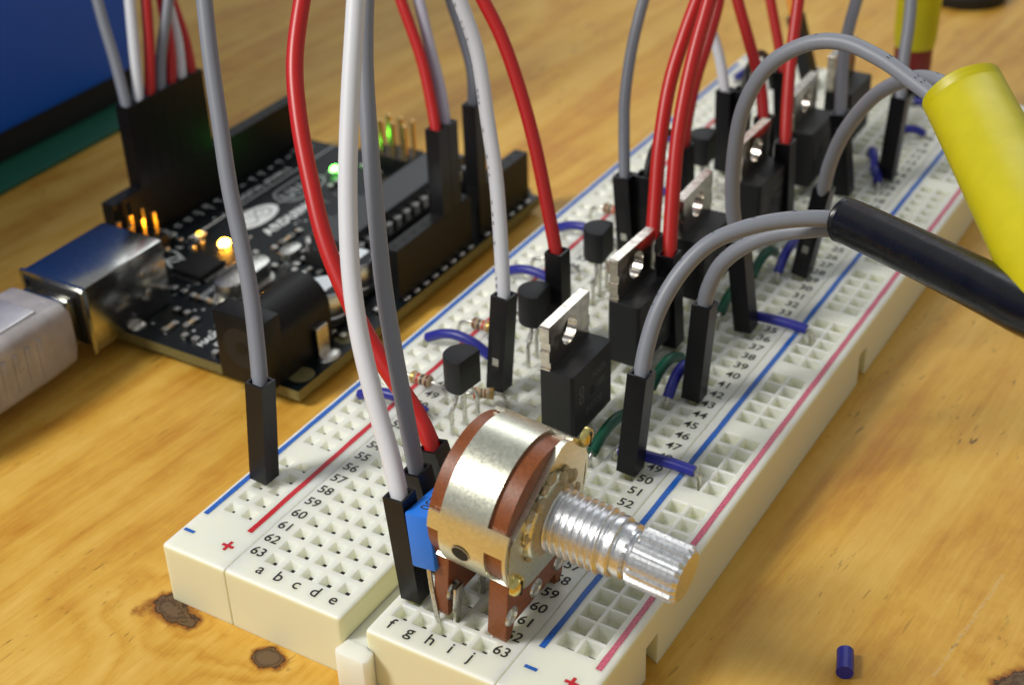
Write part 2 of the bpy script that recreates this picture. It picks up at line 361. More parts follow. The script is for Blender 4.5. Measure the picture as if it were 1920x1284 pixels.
# ================================================================ DATA measured from the place (mm)
W={'D1': {'b': [-10.1, 10.81, 0.6],
        't': [-9.14, 11.41, 14.55],
        'w': [[-9.38, 11.26, 11.06], [-9.24, 11.35, 13.05], [-10.62, 13.2, 16.62], [-13.05, 16.06, 22.39], [-15.62, 18.4, 27.6], [-18.52, 20.85, 33.21], [-21.4, 23.83, 39.51], [-24.23, 26.84, 45.81],
              [-26.64, 29.72, 51.57], [-28.99, 32.62, 57.34], [-30.97, 37.33, 65.15]]},
 'D10': {'b': [28.21, 86.73, 0.6],
         't': [30.09, 87.92, 14.42],
         'w': [[29.62, 87.62, 10.96], [29.89, 87.79, 12.94], [31.42, 85.52, 19.54], [34.03, 83.22, 26.14], [38.23, 80.32, 32.79], [42.92, 77.48, 36.96], [46.95, 74.73, 38.79], [51.46, 70.4, 39.43],
               [56.45, 64.0, 39.56]]},
 'D11': {'b': [19.91, 61.07, 0.6],
         't': [19.24, 60.64, 14.58],
         'w': [[19.41, 60.75, 11.08], [19.31, 60.69, 13.08], [17.73, 64.37, 19.22], [15.97, 69.42, 27.31], [15.12, 74.66, 34.9], [14.92, 79.86, 41.89], [14.73, 84.61, 48.29]]},
 'D12': {'b': [15.74, 64.15, 0.6],
         't': [15.23, 63.83, 14.59],
         'w': [[15.36, 63.91, 11.09], [15.28, 63.86, 13.09], [14.09, 66.79, 17.92], [12.64, 70.78, 24.36], [11.69, 75.24, 31.01], [11.68, 79.3, 36.35], [12.03, 83.58, 41.68], [12.33, 88.28, 47.6]]},
 'D13': {'b': [4.38, 78.54, 0.6],
         't': [3.59, 78.04, 14.57],
         'w': [[3.79, 78.17, 11.08], [3.67, 78.09, 13.07], [1.77, 81.44, 19.05], [0.46, 84.15, 23.69], [-0.49, 88.0, 29.52], [-0.83, 92.17, 35.28], [-0.77, 96.58, 41.02], [-1.05, 102.73, 49.33]]},
 'D14': {'b': [7.27, 91.17, 0.6],
         't': [6.77, 90.86, 14.59],
         'w': [[6.89, 90.94, 11.09], [6.82, 90.89, 13.09], [6.11, 93.37, 16.93], [5.61, 97.14, 22.3], [5.66, 101.2, 27.59], [5.45, 104.6, 32.22], [4.42, 108.5, 38.21]]},
 'D15': {'b': [4.19, 112.49, 0.6],
         't': [3.97, 112.35, 14.6],
         'w': [[4.03, 112.38, 11.1], [3.99, 112.36, 13.1], [1.62, 114.82, 18.29], [-0.62, 116.29, 22.07], [-2.67, 117.75, 25.69], [-4.73, 120.29, 30.73]]},
 'D16': {'b': [13.76, 105.87, 0.6],
         't': [13.39, 105.64, 14.59],
         'w': [[13.48, 105.7, 11.09], [13.43, 105.66, 13.09], [11.35, 108.37, 18.36], [8.22, 110.59, 23.87], [4.97, 112.79, 29.45], [1.79, 115.56, 35.71]]},
 'D17': {'b': [20.06, 99.3, 0.6],
         't': [19.62, 99.02, 14.59],
         'w': [[19.73, 99.09, 11.09], [19.67, 99.05, 13.09], [18.25, 102.33, 18.57], [16.88, 106.01, 24.53], [15.58, 110.76, 31.85], [14.41, 114.58, 37.84]]},
 'D18': {'b': [24.58, 113.63, 0.6],
         't': [22.97, 112.61, 14.47],
         'w': [[23.37, 112.86, 11.0], [23.14, 112.72, 12.98], [21.24, 116.98, 20.16], [20.58, 119.9, 24.53], [20.43, 123.98, 30.01], [20.27, 129.1, 36.87]]},
 'D19': {'b': [28.6, 122.04, 0.6], 't': [29.25, 122.45, 14.58], 'w': [[29.09, 122.35, 11.08], [29.18, 122.41, 13.08], [27.92, 126.23, 19.14], [27.12, 129.49, 24.09], [25.45, 133.8, 31.13]]},
 'D2': {'b': [17.78, 2.54, 0.6],
        't': [16.96, 2.02, 14.57],
        'w': [[17.16, 2.15, 11.08], [17.05, 2.08, 13.07], [14.91, 3.86, 17.18], [11.96, 5.83, 22.21], [8.69, 8.35, 28.23], [6.12, 11.19, 34.09], [3.72, 15.03, 41.11], [1.76, 19.13, 48.12],
              [0.13, 23.07, 54.65], [-1.22, 26.49, 60.25], [-2.66, 31.26, 67.7]]},
 'D20': {'b': [4.19, 150.72, 0.6], 't': [0.99, 148.7, 14.08], 'w': [[1.79, 149.2, 10.71], [1.33, 148.92, 12.64], [-0.26, 150.1, 15.51], [-1.93, 152.01, 19.4], [-3.57, 154.63, 24.19]]},
 'D21': {'b': [9.86, 124.45, 0.6],
         't': [8.9, 123.85, 14.55],
         'w': [[9.14, 124.0, 11.06], [9.0, 123.91, 13.05], [7.41, 125.74, 16.77], [5.36, 127.67, 21.0], [3.56, 129.35, 24.7], [0.93, 132.19, 30.6]]},
 'D3': {'b': [17.78, 7.62, 0.6],
        't': [15.99, 6.49, 14.44],
        'w': [[16.44, 6.77, 10.98], [16.18, 6.61, 12.96], [12.82, 9.59, 19.65], [8.27, 13.89, 29.06], [4.96, 17.82, 36.96], [2.12, 21.51, 44.16], [-0.48, 25.35, 51.36], [-2.54, 29.88, 59.0],
              [-3.68, 34.96, 66.62]]},
 'D4': {'b': [17.78, 12.7, 0.6],
        't': [15.1, 11.01, 14.24],
        'w': [[15.77, 11.43, 10.83], [15.39, 11.19, 12.78], [11.97, 12.85, 16.25], [7.13, 14.23, 20.16], [1.9, 16.15, 24.87], [-3.28, 18.92, 30.36], [-7.44, 22.32, 35.85], [-11.23, 26.0, 41.43],
              [-14.04, 29.81, 46.61], [-16.07, 35.18, 52.79], [-18.12, 42.18, 60.5]]},
 'D5': {'b': [4.77, 40.9, 0.6],
        't': [5.69, 41.49, 14.56],
        'w': [[5.46, 41.34, 11.07], [5.59, 41.43, 13.06], [3.41, 44.79, 19.29], [0.63, 48.57, 26.55], [-2.01, 51.36, 32.4], [-5.43, 54.84, 39.79], [-9.07, 56.9, 45.51], [-12.48, 58.68, 50.67],
              [-17.62, 61.11, 58.13]]},
 'D6': {'b': [6.2, 54.39, 0.6],
        't': [6.07, 54.3, 14.6],
        'w': [[6.1, 54.32, 11.1], [6.08, 54.31, 13.1], [3.7, 56.49, 17.94], [-0.09, 59.78, 25.39], [-3.94, 62.45, 32.08], [-7.87, 64.53, 38.08], [-11.74, 65.77, 42.9], [-16.58, 67.31, 48.93],
              [-22.81, 68.46, 55.59]]},
 'D7': {'b': [27.8, 33.51, 0.6],
        't': [28.78, 34.13, 14.55],
        'w': [[28.54, 33.98, 11.06], [28.67, 34.06, 13.06], [28.36, 36.0, 16.51], [28.57, 38.54, 20.44], [29.77, 41.54, 24.22], [31.96, 44.51, 27.19], [35.31, 47.22, 28.83], [39.41, 49.77, 29.69],
              [43.81, 51.95, 29.83], [47.14, 53.05, 29.19]]},
 'D8': {'b': [27.97, 50.99, 0.6],
        't': [28.71, 51.46, 14.57],
        'w': [[28.52, 51.34, 11.08], [28.63, 51.41, 13.07], [28.96, 51.64, 16.47], [30.26, 52.21, 20.07], [32.83, 52.86, 22.95], [36.27, 53.29, 25.23], [40.14, 53.35, 26.77], [43.5, 53.22, 27.83],
              [47.45, 52.47, 28.17]]},
 'D9': {'b': [27.19, 69.26, 0.6],
        't': [25.7, 68.32, 14.49],
        'w': [[26.07, 68.55, 11.02], [25.86, 68.42, 13.0], [24.83, 67.87, 19.26], [24.68, 67.78, 26.5], [25.53, 68.04, 33.55], [28.14, 68.63, 39.21], [32.55, 69.08, 42.69], [37.3, 68.72, 43.94],
              [42.54, 67.03, 43.51], [47.25, 64.74, 42.5], [51.55, 62.38, 41.47], [56.77, 58.79, 39.83]]}}
TUBE={'black': [[44.64, 52.07, 29.98], [46.91, 50.96, 30.33], [59.02, 41.3, 33.47], [69.86, 32.04, 36.35], [80.07, 24.21, 37.93]], 'yellow': [[52.85, 64.36, 43.02], [55.08, 61.96, 41.71], [61.78, 51.16, 40.45], [69.83, 38.17, 38.88], [78.26, 25.74, 35.89]]}
AW=[{'b': [-74.5, 59.3, 3.0],
  'c': 'grey',
  't': [-74.5, 59.3, 17.0],
  'w': [[-74.5, 59.3, 13.5], [-74.5, 59.3, 15.6], [-78.42, 62.11, 22.53], [-82.04, 64.4, 28.53], [-85.07, 66.82, 34.22], [-87.75, 70.52, 41.3]]},
 {'b': [-74.5, 61.839999999999996, 3.0],
  'c': 'white',
  't': [-74.5, 61.839999999999996, 17.0],
  'w': [[-74.5, 61.84, 13.5], [-74.5, 61.84, 15.6], [-77.54, 65.76, 23.26], [-80.19, 69.14, 29.9], [-81.86, 71.34, 34.17], [-83.69, 75.06, 40.57]]},
 {'b': [-74.5, 64.38, 3.0],
  'c': 'red',
  't': [-74.5, 64.38, 17.0],
  'w': [[-74.5, 64.38, 13.5], [-74.5, 64.38, 15.6], [-76.72, 68.19, 22.44], [-79.24, 71.75, 29.2], [-80.85, 74.01, 33.5], [-82.47, 77.89, 39.94]]},
 {'b': [-74.5, 66.91999999999999, 3.0],
  'c': 'grey',
  't': [-74.5, 66.91999999999999, 17.0],
  'w': [[-74.5, 66.92, 13.5], [-74.5, 66.92, 15.6], [-76.11, 69.86, 20.79], [-77.07, 73.46, 26.31], [-77.88, 76.77, 31.34], [-78.63, 82.3, 39.21]]},
 {'b': [-74.5, 69.46000000000001, 3.0],
  'c': 'red',
  't': [-74.5, 69.46000000000001, 17.0],
  'w': [[-74.5, 69.46, 13.5], [-74.5, 69.46, 15.6], [-76.32, 72.24, 20.76], [-79.29, 75.23, 27.14], [-81.6, 77.13, 31.54], [-84.35, 80.94, 38.83]]},
 {'b': [-74.5, 72.0, 3.0],
  'c': 'white',
  't': [-74.5, 72.0, 17.0],
  'w': [[-74.5, 72.0, 13.5], [-74.5, 72.0, 15.6], [-76.82, 74.79, 21.19], [-79.37, 76.66, 25.75], [-82.29, 78.76, 30.92], [-85.29, 82.47, 38.27]]},
 {'b': [-74.5, 74.53999999999999, 3.0],
  'c': 'red',
  't': [-74.5, 74.53999999999999, 17.0],
  'w': [[-74.5, 74.54, 13.5], [-74.5, 74.54, 15.6], [-77.1, 76.85, 20.79], [-80.33, 78.66, 25.84], [-83.2, 80.27, 30.31], [-85.99, 84.14, 37.71]]},
 {'b': [-26.24, 74.5, 3.0],
  'c': 'red',
  't': [-26.24, 74.5, 17.0],
  'w': [[-26.24, 74.5, 13.5], [-26.24, 74.5, 15.6], [-28.17, 76.4, 19.7], [-31.26, 78.89, 25.51], [-35.73, 81.26, 32.33], [-38.34, 82.73, 36.42], [-42.82, 85.1, 43.24]]},
 {'b': [-26.24, 77.1, 3.0],
  'c': 'lavender',
  't': [-26.24, 77.1, 17.0],
  'w': [[-26.24, 77.1, 13.5], [-26.24, 77.1, 15.6], [-28.56, 79.51, 20.68], [-31.58, 81.75, 26.13], [-34.91, 84.34, 32.29], [-37.2, 86.03, 36.4], [-40.81, 88.46, 42.57]]},
 {'b': [-26.24, 84.69999999999999, 3.0],
  'c': 'grey',
  't': [-26.24, 84.69999999999999, 17.0],
  'w': [[-26.24, 84.7, 13.5], [-26.24, 84.7, 15.6], [-28.0, 87.53, 20.78], [-30.99, 89.65, 26.03], [-33.69, 91.16, 30.25], [-36.03, 92.89, 34.46], [-40.08, 95.16, 40.79]]}]


# ================================================================ table
TZ = -8.3
bm = newbm()
box(bm, -420, 330, -150, 620, TZ - 18, TZ)
o = link('table_top', bm, 'wood'); o['kind'] = 'structure'

# ================================================================ breadboard
bb = thing('breadboard', 'long white plug-in breadboard with blue and red rail stripes, full of parts and wires', 'breadboard', (0, 0, 0))
Y0, Y1, ZB = -4.3, 161.0, TZ + .02
def deck(bm, x0, x1, lx0, lx1, cells, hole_half, floor_half, depth, notch=False, well=None):
    """one moulded strip: rounded skirt + deck with tapered square holes. mats: 0 deck, 1 flank, 2 clip"""
    ly = .55; r = .5
    ix0, ix1, iy0, iy1 = x0 + lx0, x1 - lx1, Y0 + ly, Y1 - ly
    corners = [(ix1, iy1, lx1, ly, 0), (ix0, iy1, lx0, ly, 1), (ix0, iy0, lx0, ly, 2), (ix1, iy0, lx1, ly, 3)]
    loops = []
    K = 5
    for k in range(K + 1):
        ph = math.pi / 2 * k / K; s_, z = math.sin(ph), -r * (1 - math.cos(ph))
        loop = []
        for (cx, cy, lx, lyy, q) in corners:
            for j in range(4):
                a = math.pi / 2 * (q + j / 3)
                loop.append(bm.verts.new((cx + lx * s_ * math.cos(a), cy + lyy * s_ * math.sin(a), z)))
        loops.append(loop)
    loops.append([bm.verts.new((v.co.x, v.co.y, ZB)) for v in loops[-1]])
    n = len(loops[0])
    for k in range(len(loops) - 1):
        for i in range(n):
            j = (i + 1) % n
            if k == len(loops) - 2 and notch and i == n - 1: continue      # the long right flank is built with its grooves below
            a, b, c, d = loops[k][i], loops[k][j], loops[k + 1][j], loops[k + 1][i]
            if k == 0 and (a.co - b.co).length < 1e-6:
                f = bm.faces.new((a, c, d)) if (c.co - d.co).length > 1e-6 else None
            else: f = bm.faces.new((a, b, c, d))
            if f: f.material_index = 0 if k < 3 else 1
    if notch:
        xe = x1; zt = -r
        ys = [iy0, 11.2, 14.0, 76.2, 79.0, 141, 143.8, iy1]
        for i in range(len(ys) - 1):
            a, b = ys[i], ys[i + 1]
            if i % 2 == 0: quad(bm, [(xe, a, zt), (xe, b, zt), (xe, b, ZB), (xe, a, ZB)], 1)
            else:
                zn = -3.6; xi = xe - 1.7
                quad(bm, [(xe, a, zt), (xe, b, zt), (xe, b, zn), (xe, a, zn)], 1)
                quad(bm, [(xe, a, zn), (xe, b, zn), (xi, b, zn), (xi, a, zn)], 1)
                quad(bm, [(xi, a - .8, zn), (xi, b + .8, zn), (xi, b + .8, ZB), (xi, a - .8, ZB)], 1)
                quad(bm, [(xe, a, zn), (xi, a - .8, zn), (xi, a - .8, ZB), (xe, a, ZB)], 1)
                quad(bm, [(xe, b, zn), (xi, b + .8, zn), (xi, b + .8, ZB), (xe, b, ZB)], 1)
    # deck: split into a grid of lines; cells hold holes
    xs = sorted({ix0, ix1} | {c[0] - P / 2 for c in cells} | {c[0] + P / 2 for c in cells})
    xs = [x for i, x in enumerate(xs) if i == 0 or x - xs[i - 1] > .01]
    ys = sorted({iy0, iy1} | {c[1] - P / 2 for c in cells} | {c[1] + P / 2 for c in cells})
    ys = [y for i, y in enumerate(ys) if i == 0 or y - ys[i - 1] > .01]
    cs = {(round(c[0] - P / 2, 1), round(c[1] - P / 2, 1)) for c in cells}
    for i in range(len(xs) - 1):
        for j in range(len(ys) - 1):
            a, b, c, d = xs[i], xs[i + 1], ys[j], ys[j + 1]
            if any((round(a + e1, 1), round(c + e2, 1)) in cs for e1 in (-.04, 0, .04) for e2 in (-.04, 0, .04)) and b - a > 2.4 and d - c > 2.4:
                mx, my = (a + b) / 2, (c + d) / 2
                lv = []
                for hh, z in ((None, 0), (hole_half, 0), (hole_half - .10, -.22 if well is None else -.10), (well or floor_half + .06, -depth), (floor_half, -depth - (.05 if well is None else .18)), (floor_half, -depth - .6)):
                    if hh is None: pts = [(a, c), (b, c), (b, d), (a, d)]
                    else: pts = [(mx - hh, my - hh), (mx + hh, my - hh), (mx + hh, my + hh), (mx - hh, my + hh)]
                    lv.append([bm.verts.new((x, y, z)) for x, y in pts])
                for k in range(len(lv) - 1):
                    for q in range(4):
                        f = bm.faces.new((lv[k][q], lv[k][(q + 1) % 4], lv[k + 1][(q + 1) % 4], lv[k + 1][q]))
                        f.material_index = 2 if k == 4 else 0
                f = bm.faces.new(lv[-1]); f.material_index = 2
            else: quad(bm, [(a, c, 0), (b, c, 0), (b, d, 0), (a, d, 0)], 0)
MM = ['abs_white', 'abs_cream', 'hole']
rows = [r * P for r in range(63)]
bm = newbm(); deck(bm, -3.82, 12.35, .14, .5, [(c * P, y) for c in range(5) for y in rows], .82, .38, .85)
strip_a = link('terminal_strip', bm, None, bb, mats=MM)
bm = newbm(); deck(bm, 15.55, 31.82, .5, .14, [(c * P, y) for c in range(7, 12) for y in rows], 1.0, .42, 1.2, well=.72)
strip_f = link('terminal_strip', bm, None, bb, mats=MM)
ry = [4.9 + P * (g * 6 + k) for g in range(10) for k in range(5)]
bm = newbm(); deck(bm, -13.25, -3.86, .6, .12, [(x, y) for x in (-10.15, -7.61) for y in ry], .78, .24, .7)
link('power_rail', bm, None, bb, mats=MM)
bm = newbm(); deck(bm, 31.86, 41.35, .12, .7, [(x, y) for x in (35.45, 37.99) for y in [v + .1 for v in ry]], 1.14, .42, 1.45, notch=True, well=.98)
link('power_rail', bm, None, bb, mats=MM)
bm = newbm()
box(bm, 12.37, 15.53, Y0 + .3, Y1 - .3, ZB, -3.4)
link('centre_channel', bm, 'abs_white', bb)
bm = newbm()
prism(bm, [(13.0, Y0 + .25), (12.6, Y0 - 1.6), (13.0, Y0 - 2.1), (16.6, Y0 - 2.1), (17.0, Y0 - 1.6), (16.6, Y0 + .02), (15.5, Y0 + .02), (15.5, Y0 + .25)], ZB, -2.6, bev=.25)
link('locking_tab', bm, 'abs_white', bb, smooth=True)
# ink
for nm, x, m, y0, y1, w in (('blue_stripe', -12.25, 'ink_blue', 2.4, 155.5, .36), ('red_stripe', -5.55, 'ink_red', 2.3, 155.5, .36), ('blue_stripe', 33.4, 'ink_blue', 2.7, 155.5, .36), ('red_stripe', 40.1, 'ink_pink', 2.7, 155.5, .36)):
    bm = newbm(); L_, R_ = [], []
    n = 90
    for i in range(n + 1):
        y = y0 + (y1 - y0) * i / n
        L_.append((x - w + random.uniform(-.035, .035), y)); R_.append((x + w + random.uniform(-.035, .035), y))
    for i in range(n): quad(bm, [(*L_[i], .03), (*R_[i], .03), (*R_[i + 1], .03), (*L_[i + 1], .03)])
    link(nm, bm, m, bb)
for x0_, yy in ((-11.9, -.85), (33.9, -.4)):
    for Y_ in (yy, 158.6):
        bm = newbm(); box(bm, x0_ - .75, x0_ + .75, Y_ - .22, Y_ + .22, 0, .03); link('minus_mark', bm, 'ink_blue', bb)
for x0_, yy, m in ((-6.15, -.8, 'ink_red'), (38.6, -.2, 'ink_red')):
    for Y_ in (yy, 158.6):
        bm = newbm(); box(bm, x0_ - .8, x0_ + .8, Y_ - .2, Y_ + .2, 0, .03); box(bm, x0_ - .2, x0_ + .2, Y_ - .8, Y_ + .8, 0, .034); link('plus_mark', bm, m, bb)
for strip, x, cols, c0_ in ((strip_a, -2.45, 'abcde', 0), (strip_f, 11 * P + 2.1, 'fghij', 7)):
    for r in range(1, 64):
        bm = newbm(); text_bm(bm, str(r), 1.95, T(x + random.uniform(-.04, .04), (63 - r) * P + .1, .03), offset=.025); link('row_number', bm, 'ink_black', strip)
    for Y_ in (-2.15, 159.75):
        for i, ch in enumerate(cols): bm = newbm(); text_bm(bm, ch, 2.2, T((i + c0_) * P - .2, Y_, .03), offset=.02); link('column_letter', bm, 'ink_black', strip)

# ================================================================ jumper wires with pin housings
def hz_mtx(b, t, yaw=0.):
    b, t = Vector(b), Vector(t); z = (t - b).normalized(); x = Vector((1, 0, 0)); x = (x - z * x.dot(z)).normalized()
    m = Matrix((x, z.cross(x), z)).transposed().to_4x4() @ Matrix.Rotation(yaw, 4, 'Z'); m.translation = b; return m
HME = {}
def housing_mesh(win):
    """hollow 2.54 mm shell open at the top, latch window and step on its flank; two materials"""
    h, w, L_ = 1.25, .95, 14.0
    bm = newbm()
    for (r0, r1, zz0, zz1) in ((h, h, 0, L_),):
        lo = [bm.verts.new((sx * r0, sy * r0, zz0)) for sx, sy in ((-1, -1), (1, -1), (1, 1), (-1, 1))]
        hi = [bm.verts.new((sx * r1, sy * r1, zz1)) for sx, sy in ((-1, -1), (1, -1), (1, 1), (-1, 1))]
        for i in range(4): bm.faces.new((lo[i], lo[(i + 1) % 4], hi[(i + 1) % 4], hi[i]))
        if zz0 == 0: bm.faces.new(lo[::-1])
        top = hi
    inn = [bm.verts.new((sx * w, sy * w, L_)) for sx, sy in ((-1, -1), (1, -1), (1, 1), (-1, 1))]
    inb = [bm.verts.new((sx * w, sy * w, L_ - 2.2)) for sx, sy in ((-1, -1), (1, -1), (1, 1), (-1, 1))]
    for i in range(4):
        bm.faces.new((top[i], top[(i + 1) % 4], inn[(i + 1) % 4], inn[i]))
        f = bm.faces.new((inn[i], inn[(i + 1) % 4], inb[(i + 1) % 4], inb[i])); f.material_index = 1
    f = bm.faces.new(inb); f.material_index = 1
    if win:     # window frame on the -Y flank
        box(bm, -.62, .62, -h - .02, -h + .1, 3.1, 9.2, 1)
    bmesh.ops.bevel(bm, geom=[e for e in bm.edges if e.calc_face_angle(0) > .5 and abs(e.verts[0].co.x - e.verts[1].co.x) < 1e-4 and abs(e.verts[0].co.y - e.verts[1].co.y) < 1e-4 and max(abs(e.verts[0].co.x), abs(e.verts[1].co.x)) > 1.2 and abs(e.verts[0].co.z - e.verts[1].co.z) > 3], offset=.08, segments=1, affect='EDGES')
    me = bpy.data.meshes.new('connector_housing'); bmesh.ops.recalc_face_normals(bm, faces=bm.faces)
    bm.to_mesh(me); bm.free(); me.transform(Matrix.Scale(S, 4)); me.materials.append(MAT['housing']); me.materials.append(MAT['housing_in'])
    return me
HME[0] = housing_mesh(False); HME[1] = housing_mesh(True)
def connector(root, b, t, win, pin=True, yaw=0.):
    m = root.matrix_world.inverted() @ (Matrix.Scale(1, 4))
    mt = hz_mtx(b, t, yaw)
    mt.translation = mt.translation * S
    h = bpy.data.objects.new('connector_housing', HME[1 if win else 0]); COL.objects.link(h); h.parent = root
    h.matrix_local = m @ mt
    if win:
        bm = newbm(); box(bm, -.45, .45, -1.33, -1.28, 3.9, 5.0); c = link('metal_contact', bm, 'tin', h)
    bm = newbm(); box(bm, -.32, .32, -.32, .32, -4.2, 0.02); box(bm, -.5, .5, -.5, .5, -.3, .01)
    p = link('pin', bm, 'tin', root); p.matrix_local = m @ mt
    return h
def wire_part(root, pts, r, m, name='wire', printed=None):
    inv = root.matrix_world.inverted()
    off = Vector(root.location) / S
    bm = newbm(); tube(bm, [Vector(p) - off for p in pts], r, seg=16, sub=7)
    o = link(name, bm, m, root, smooth=60)
    if printed:
        path = spline([Vector(p) - off for p in pts], 24); bm = newbm(); rnd = random.Random(printed[3]); s_ = 0.; nxt = 0.; pv = Vector(printed[0:3]).normalized()
        for i in range(1, len(path) - 1):
            s_ += (path[i] - path[i - 1]).length
            if s_ < nxt: continue
            t = (path[i + 1] - path[i - 1]).normalized(); sd = (pv - t * pv.dot(t)).normalized(); n2 = t.cross(sd)
            l_ = rnd.uniform(.25, .55); w_ = rnd.uniform(.10, .28); c_ = path[i]
            for q_ in range(rnd.choice((1, 2, 2))):
                k_ = (q_ - .5) * .45
                ps = [c_ + t * (a_ * l_ / 2) + (sd * math.cos(b_) + n2 * math.sin(b_)) * (r + .012) for a_, b_ in ((-1, k_ - .09), (1, k_ - .09), (1, k_ + .09), (-1, k_ + .09))]
                quad(bm, ps)
            nxt = s_ + rnd.choice((.75, .75, .9, 1.1, 4.5, 9) if printed[3] != 3 else (.75, .75, .9, 1.2, 3.2))
        link('printing', bm, 'wire_print', o)
    return o
def extend(pts, k=70, bend=(0, 0, 0)):
    a, b = Vector(pts[-2]), Vector(pts[-1]); d = (b - a).normalized()
    return [tuple(p) for p in pts] + [tuple(b + d * k * .5 + Vector(bend) * .3), tuple(b + d * k + Vector(bend))]

def jumper(key, col, label, group, r=.92, win=False, ext=50, w=None, printed=None):
    w = w or W[key]
    root = thing('jumper_wire', label, 'jumper wire', w['b'], 0, group)
    bpy.context.view_layer.update()
    connector(root, w['b'], w['t'], win)
    wire_part(root, extend(w['w'], ext), r, col, printed=printed)
    return root
G1 = 'jumper wires plugged into the breadboard'
G2 = 'jumper wires plugged into the black circuit board'
WG, WW, WR = 'wire_grey', 'wire_white', 'wire_red'
jumper('D1', WG, 'grey jumper wire alone in the left power rail, nearest the near corner of the breadboard', G1, .98)
jumper('D2', WW, 'white jumper wire in the black housing just left of the blue capacitor', G1, 1.02)
jumper('D3', WG, 'grey jumper wire behind the blue capacitor, between a white wire and a red wire', G1, .95)
jumper('D4', WR, 'thick red jumper wire crossing behind the white wire, plugged in behind the potentiometer', G1, 1.02)
jumper('D5', WW, 'white jumper wire with fine printing, housing with a square metal window between two round-backed transistors', G1, .95, win=True, printed=(-.55, -.8, .1, 3))
jumper('D6', WR, 'red jumper wire plugged in behind the nearest power transistor, standing clear to the left', G1, .92)
jumper('D13', WG, 'thin grey jumper wire behind the second power transistor, curving up to the frame top', G1, .84, win=True)
jumper('D12', WR, 'red jumper wire dropping behind the metal tab of the second power transistor', G1, .98)
jumper('D11', WR, 'bright red jumper wire in a housing just right of the second power transistor tab', G1, .98)
jumper('D14', WR, 'dark red thin jumper wire behind the two thick red ones', G1, .85)
jumper('D15', WW, 'short white jumper wire standing upright near the far left stripe of the breadboard', G1, .85)
jumper('D16', WR, 'red jumper wire going down behind the fourth power transistor', G1, .9)
jumper('D17', WR, 'red jumper wire between the fourth and fifth power transistors, in front of the black probe', G1, .9)
jumper('D18', WG, 'grey jumper wire passing behind the top of the grey arch beside the farthest power transistor', G1, .95)
jumper('D19', WG, 'grey jumper wire in front of the yellow and red sleeve at the far end', G1, .95)
jumper('D21', WR, 'thin red jumper wire behind the crest of the tall grey arch, beside the black probe', G1, .85)
jumper('D20', 'wire_orange', 'orange jumper wire with a long black housing at the far end of the breadboard', G1, .95)
# unwired black housings standing beside two of the wires
for (x, y, lab) in ((6.4, 79.6, 'black pin housing beside the thin grey wire behind the third round-backed transistor'), (6.4, 113.6, 'black pin housing beside the short upright white wire')):
    root = thing('pin_connector', lab, 'connector', (x, y, .6)); bpy.context.view_layer.update()
    connector(root, (x, y, .6), (x - .2, y, 14.6), True)
    wire_part(root, [(x, y, 10), (x - .1, y + .3, 14), (x - .5, y + 3, 17), (x - 1, y + 8, 17.5), (x - 1, y + 12, 15), (x - 1, y + 15, 9)], .6, 'wire_black')
names = {'grey': WG, 'white': WW, 'red': WR, 'lavender': 'wire_lav'}
AL = ['grey jumper wire, first from the left in the row on the black circuit board', 'white jumper wire, second from the left in the row on the black circuit board',
      'red jumper wire, third from the left in the row on the black circuit board', 'pale grey jumper wire in the middle of the row on the black circuit board',
      'red jumper wire, fifth from the left in the row on the black circuit board', 'white jumper wire, second from the right in the left row on the black circuit board',
      'red jumper wire at the right end of the left row on the black circuit board',
      'red jumper wire in the power header beside the long black chip', 'lavender white jumper wire directly behind a red one at the power header',
      'dark grey jumper wire behind a white wire, standing in the gap of the near header']
for w, lab in zip(AW, AL):
    jumper(None, names[w['c']], lab, G2, .88, ext=45, w=w)

def sleeved(keys, tk, mat_, r, label, squash=1.):
    root = thing('sleeved_cable', label, 'cable', W[keys[0]]['b']); bpy.context.view_layer.update()
    off = Vector(W[keys[0]]['b'])
    for k in keys:
        connector(root, W[k]['b'], W[k]['t'], k == 'D10'); wire_part(root, W[k]['w'], .98, WG, printed=(-.5, .1, .85, len(k) + ord(k[-1])))
        # printing on the wire: small dashes along its outer side
    pts = [Vector(p) for p in TUBE[tk]]; d = (pts[-1] - pts[-2]).normalized()
    pts += [pts[-1] + d * 40 + Vector((0, 0, -8)), pts[-1] + d * 80 + Vector((0, 0, -22))]
    bm = newbm()
    path = [p - off for p in spline(pts, 10)]
    nrm = (path[1] - path[0]).normalized().orthogonal().normalized(); rings = []
    for i, p in enumerate(path):
        t = (path[min(i + 1, len(path) - 1)] - path[max(i - 1, 0)]).normalized(); nrm = (nrm - t * nrm.dot(t)).normalized(); bn = t.cross(nrm)
        rings.append([p + (nrm * math.cos(a) + bn * math.sin(a) * squash) * r for a in [2 * math.pi * k / 32 for k in range(32)]])
    c0 = path[0]; t0 = (path[1] - path[0]).normalized()
    allr = [[bm.verts.new(c0 + t0 * a_ * r + (q - c0) * b_) for q in rings[0]] for a_, b_ in ((1.0, .60), (.05, .74), (.0, .84), (.06, .93), (.22, .985))]
    allr += [[bm.verts.new(q) for q in g] for g in rings[1:]]
    for a, b in zip(allr[:-1], allr[1:]):
        for k in range(32): bm.faces.new((a[k], a[(k + 1) % 32], b[(k + 1) % 32], b[k]))
    bm.faces.new(allr[0]); bm.faces.new(allr[-1])
    link('sleeve', bm, mat_, root, smooth=80)
    return root
sleeved(['D7', 'D8'], 'black', 'tube_black', 2.62, 'two grey wires arching from the breadboard into a thick black sleeve')
sleeved(['D9', 'D10'], 'yellow', 'tube_yellow', 4.6, 'two grey wires arching high into a fat bright yellow sleeve', .86)

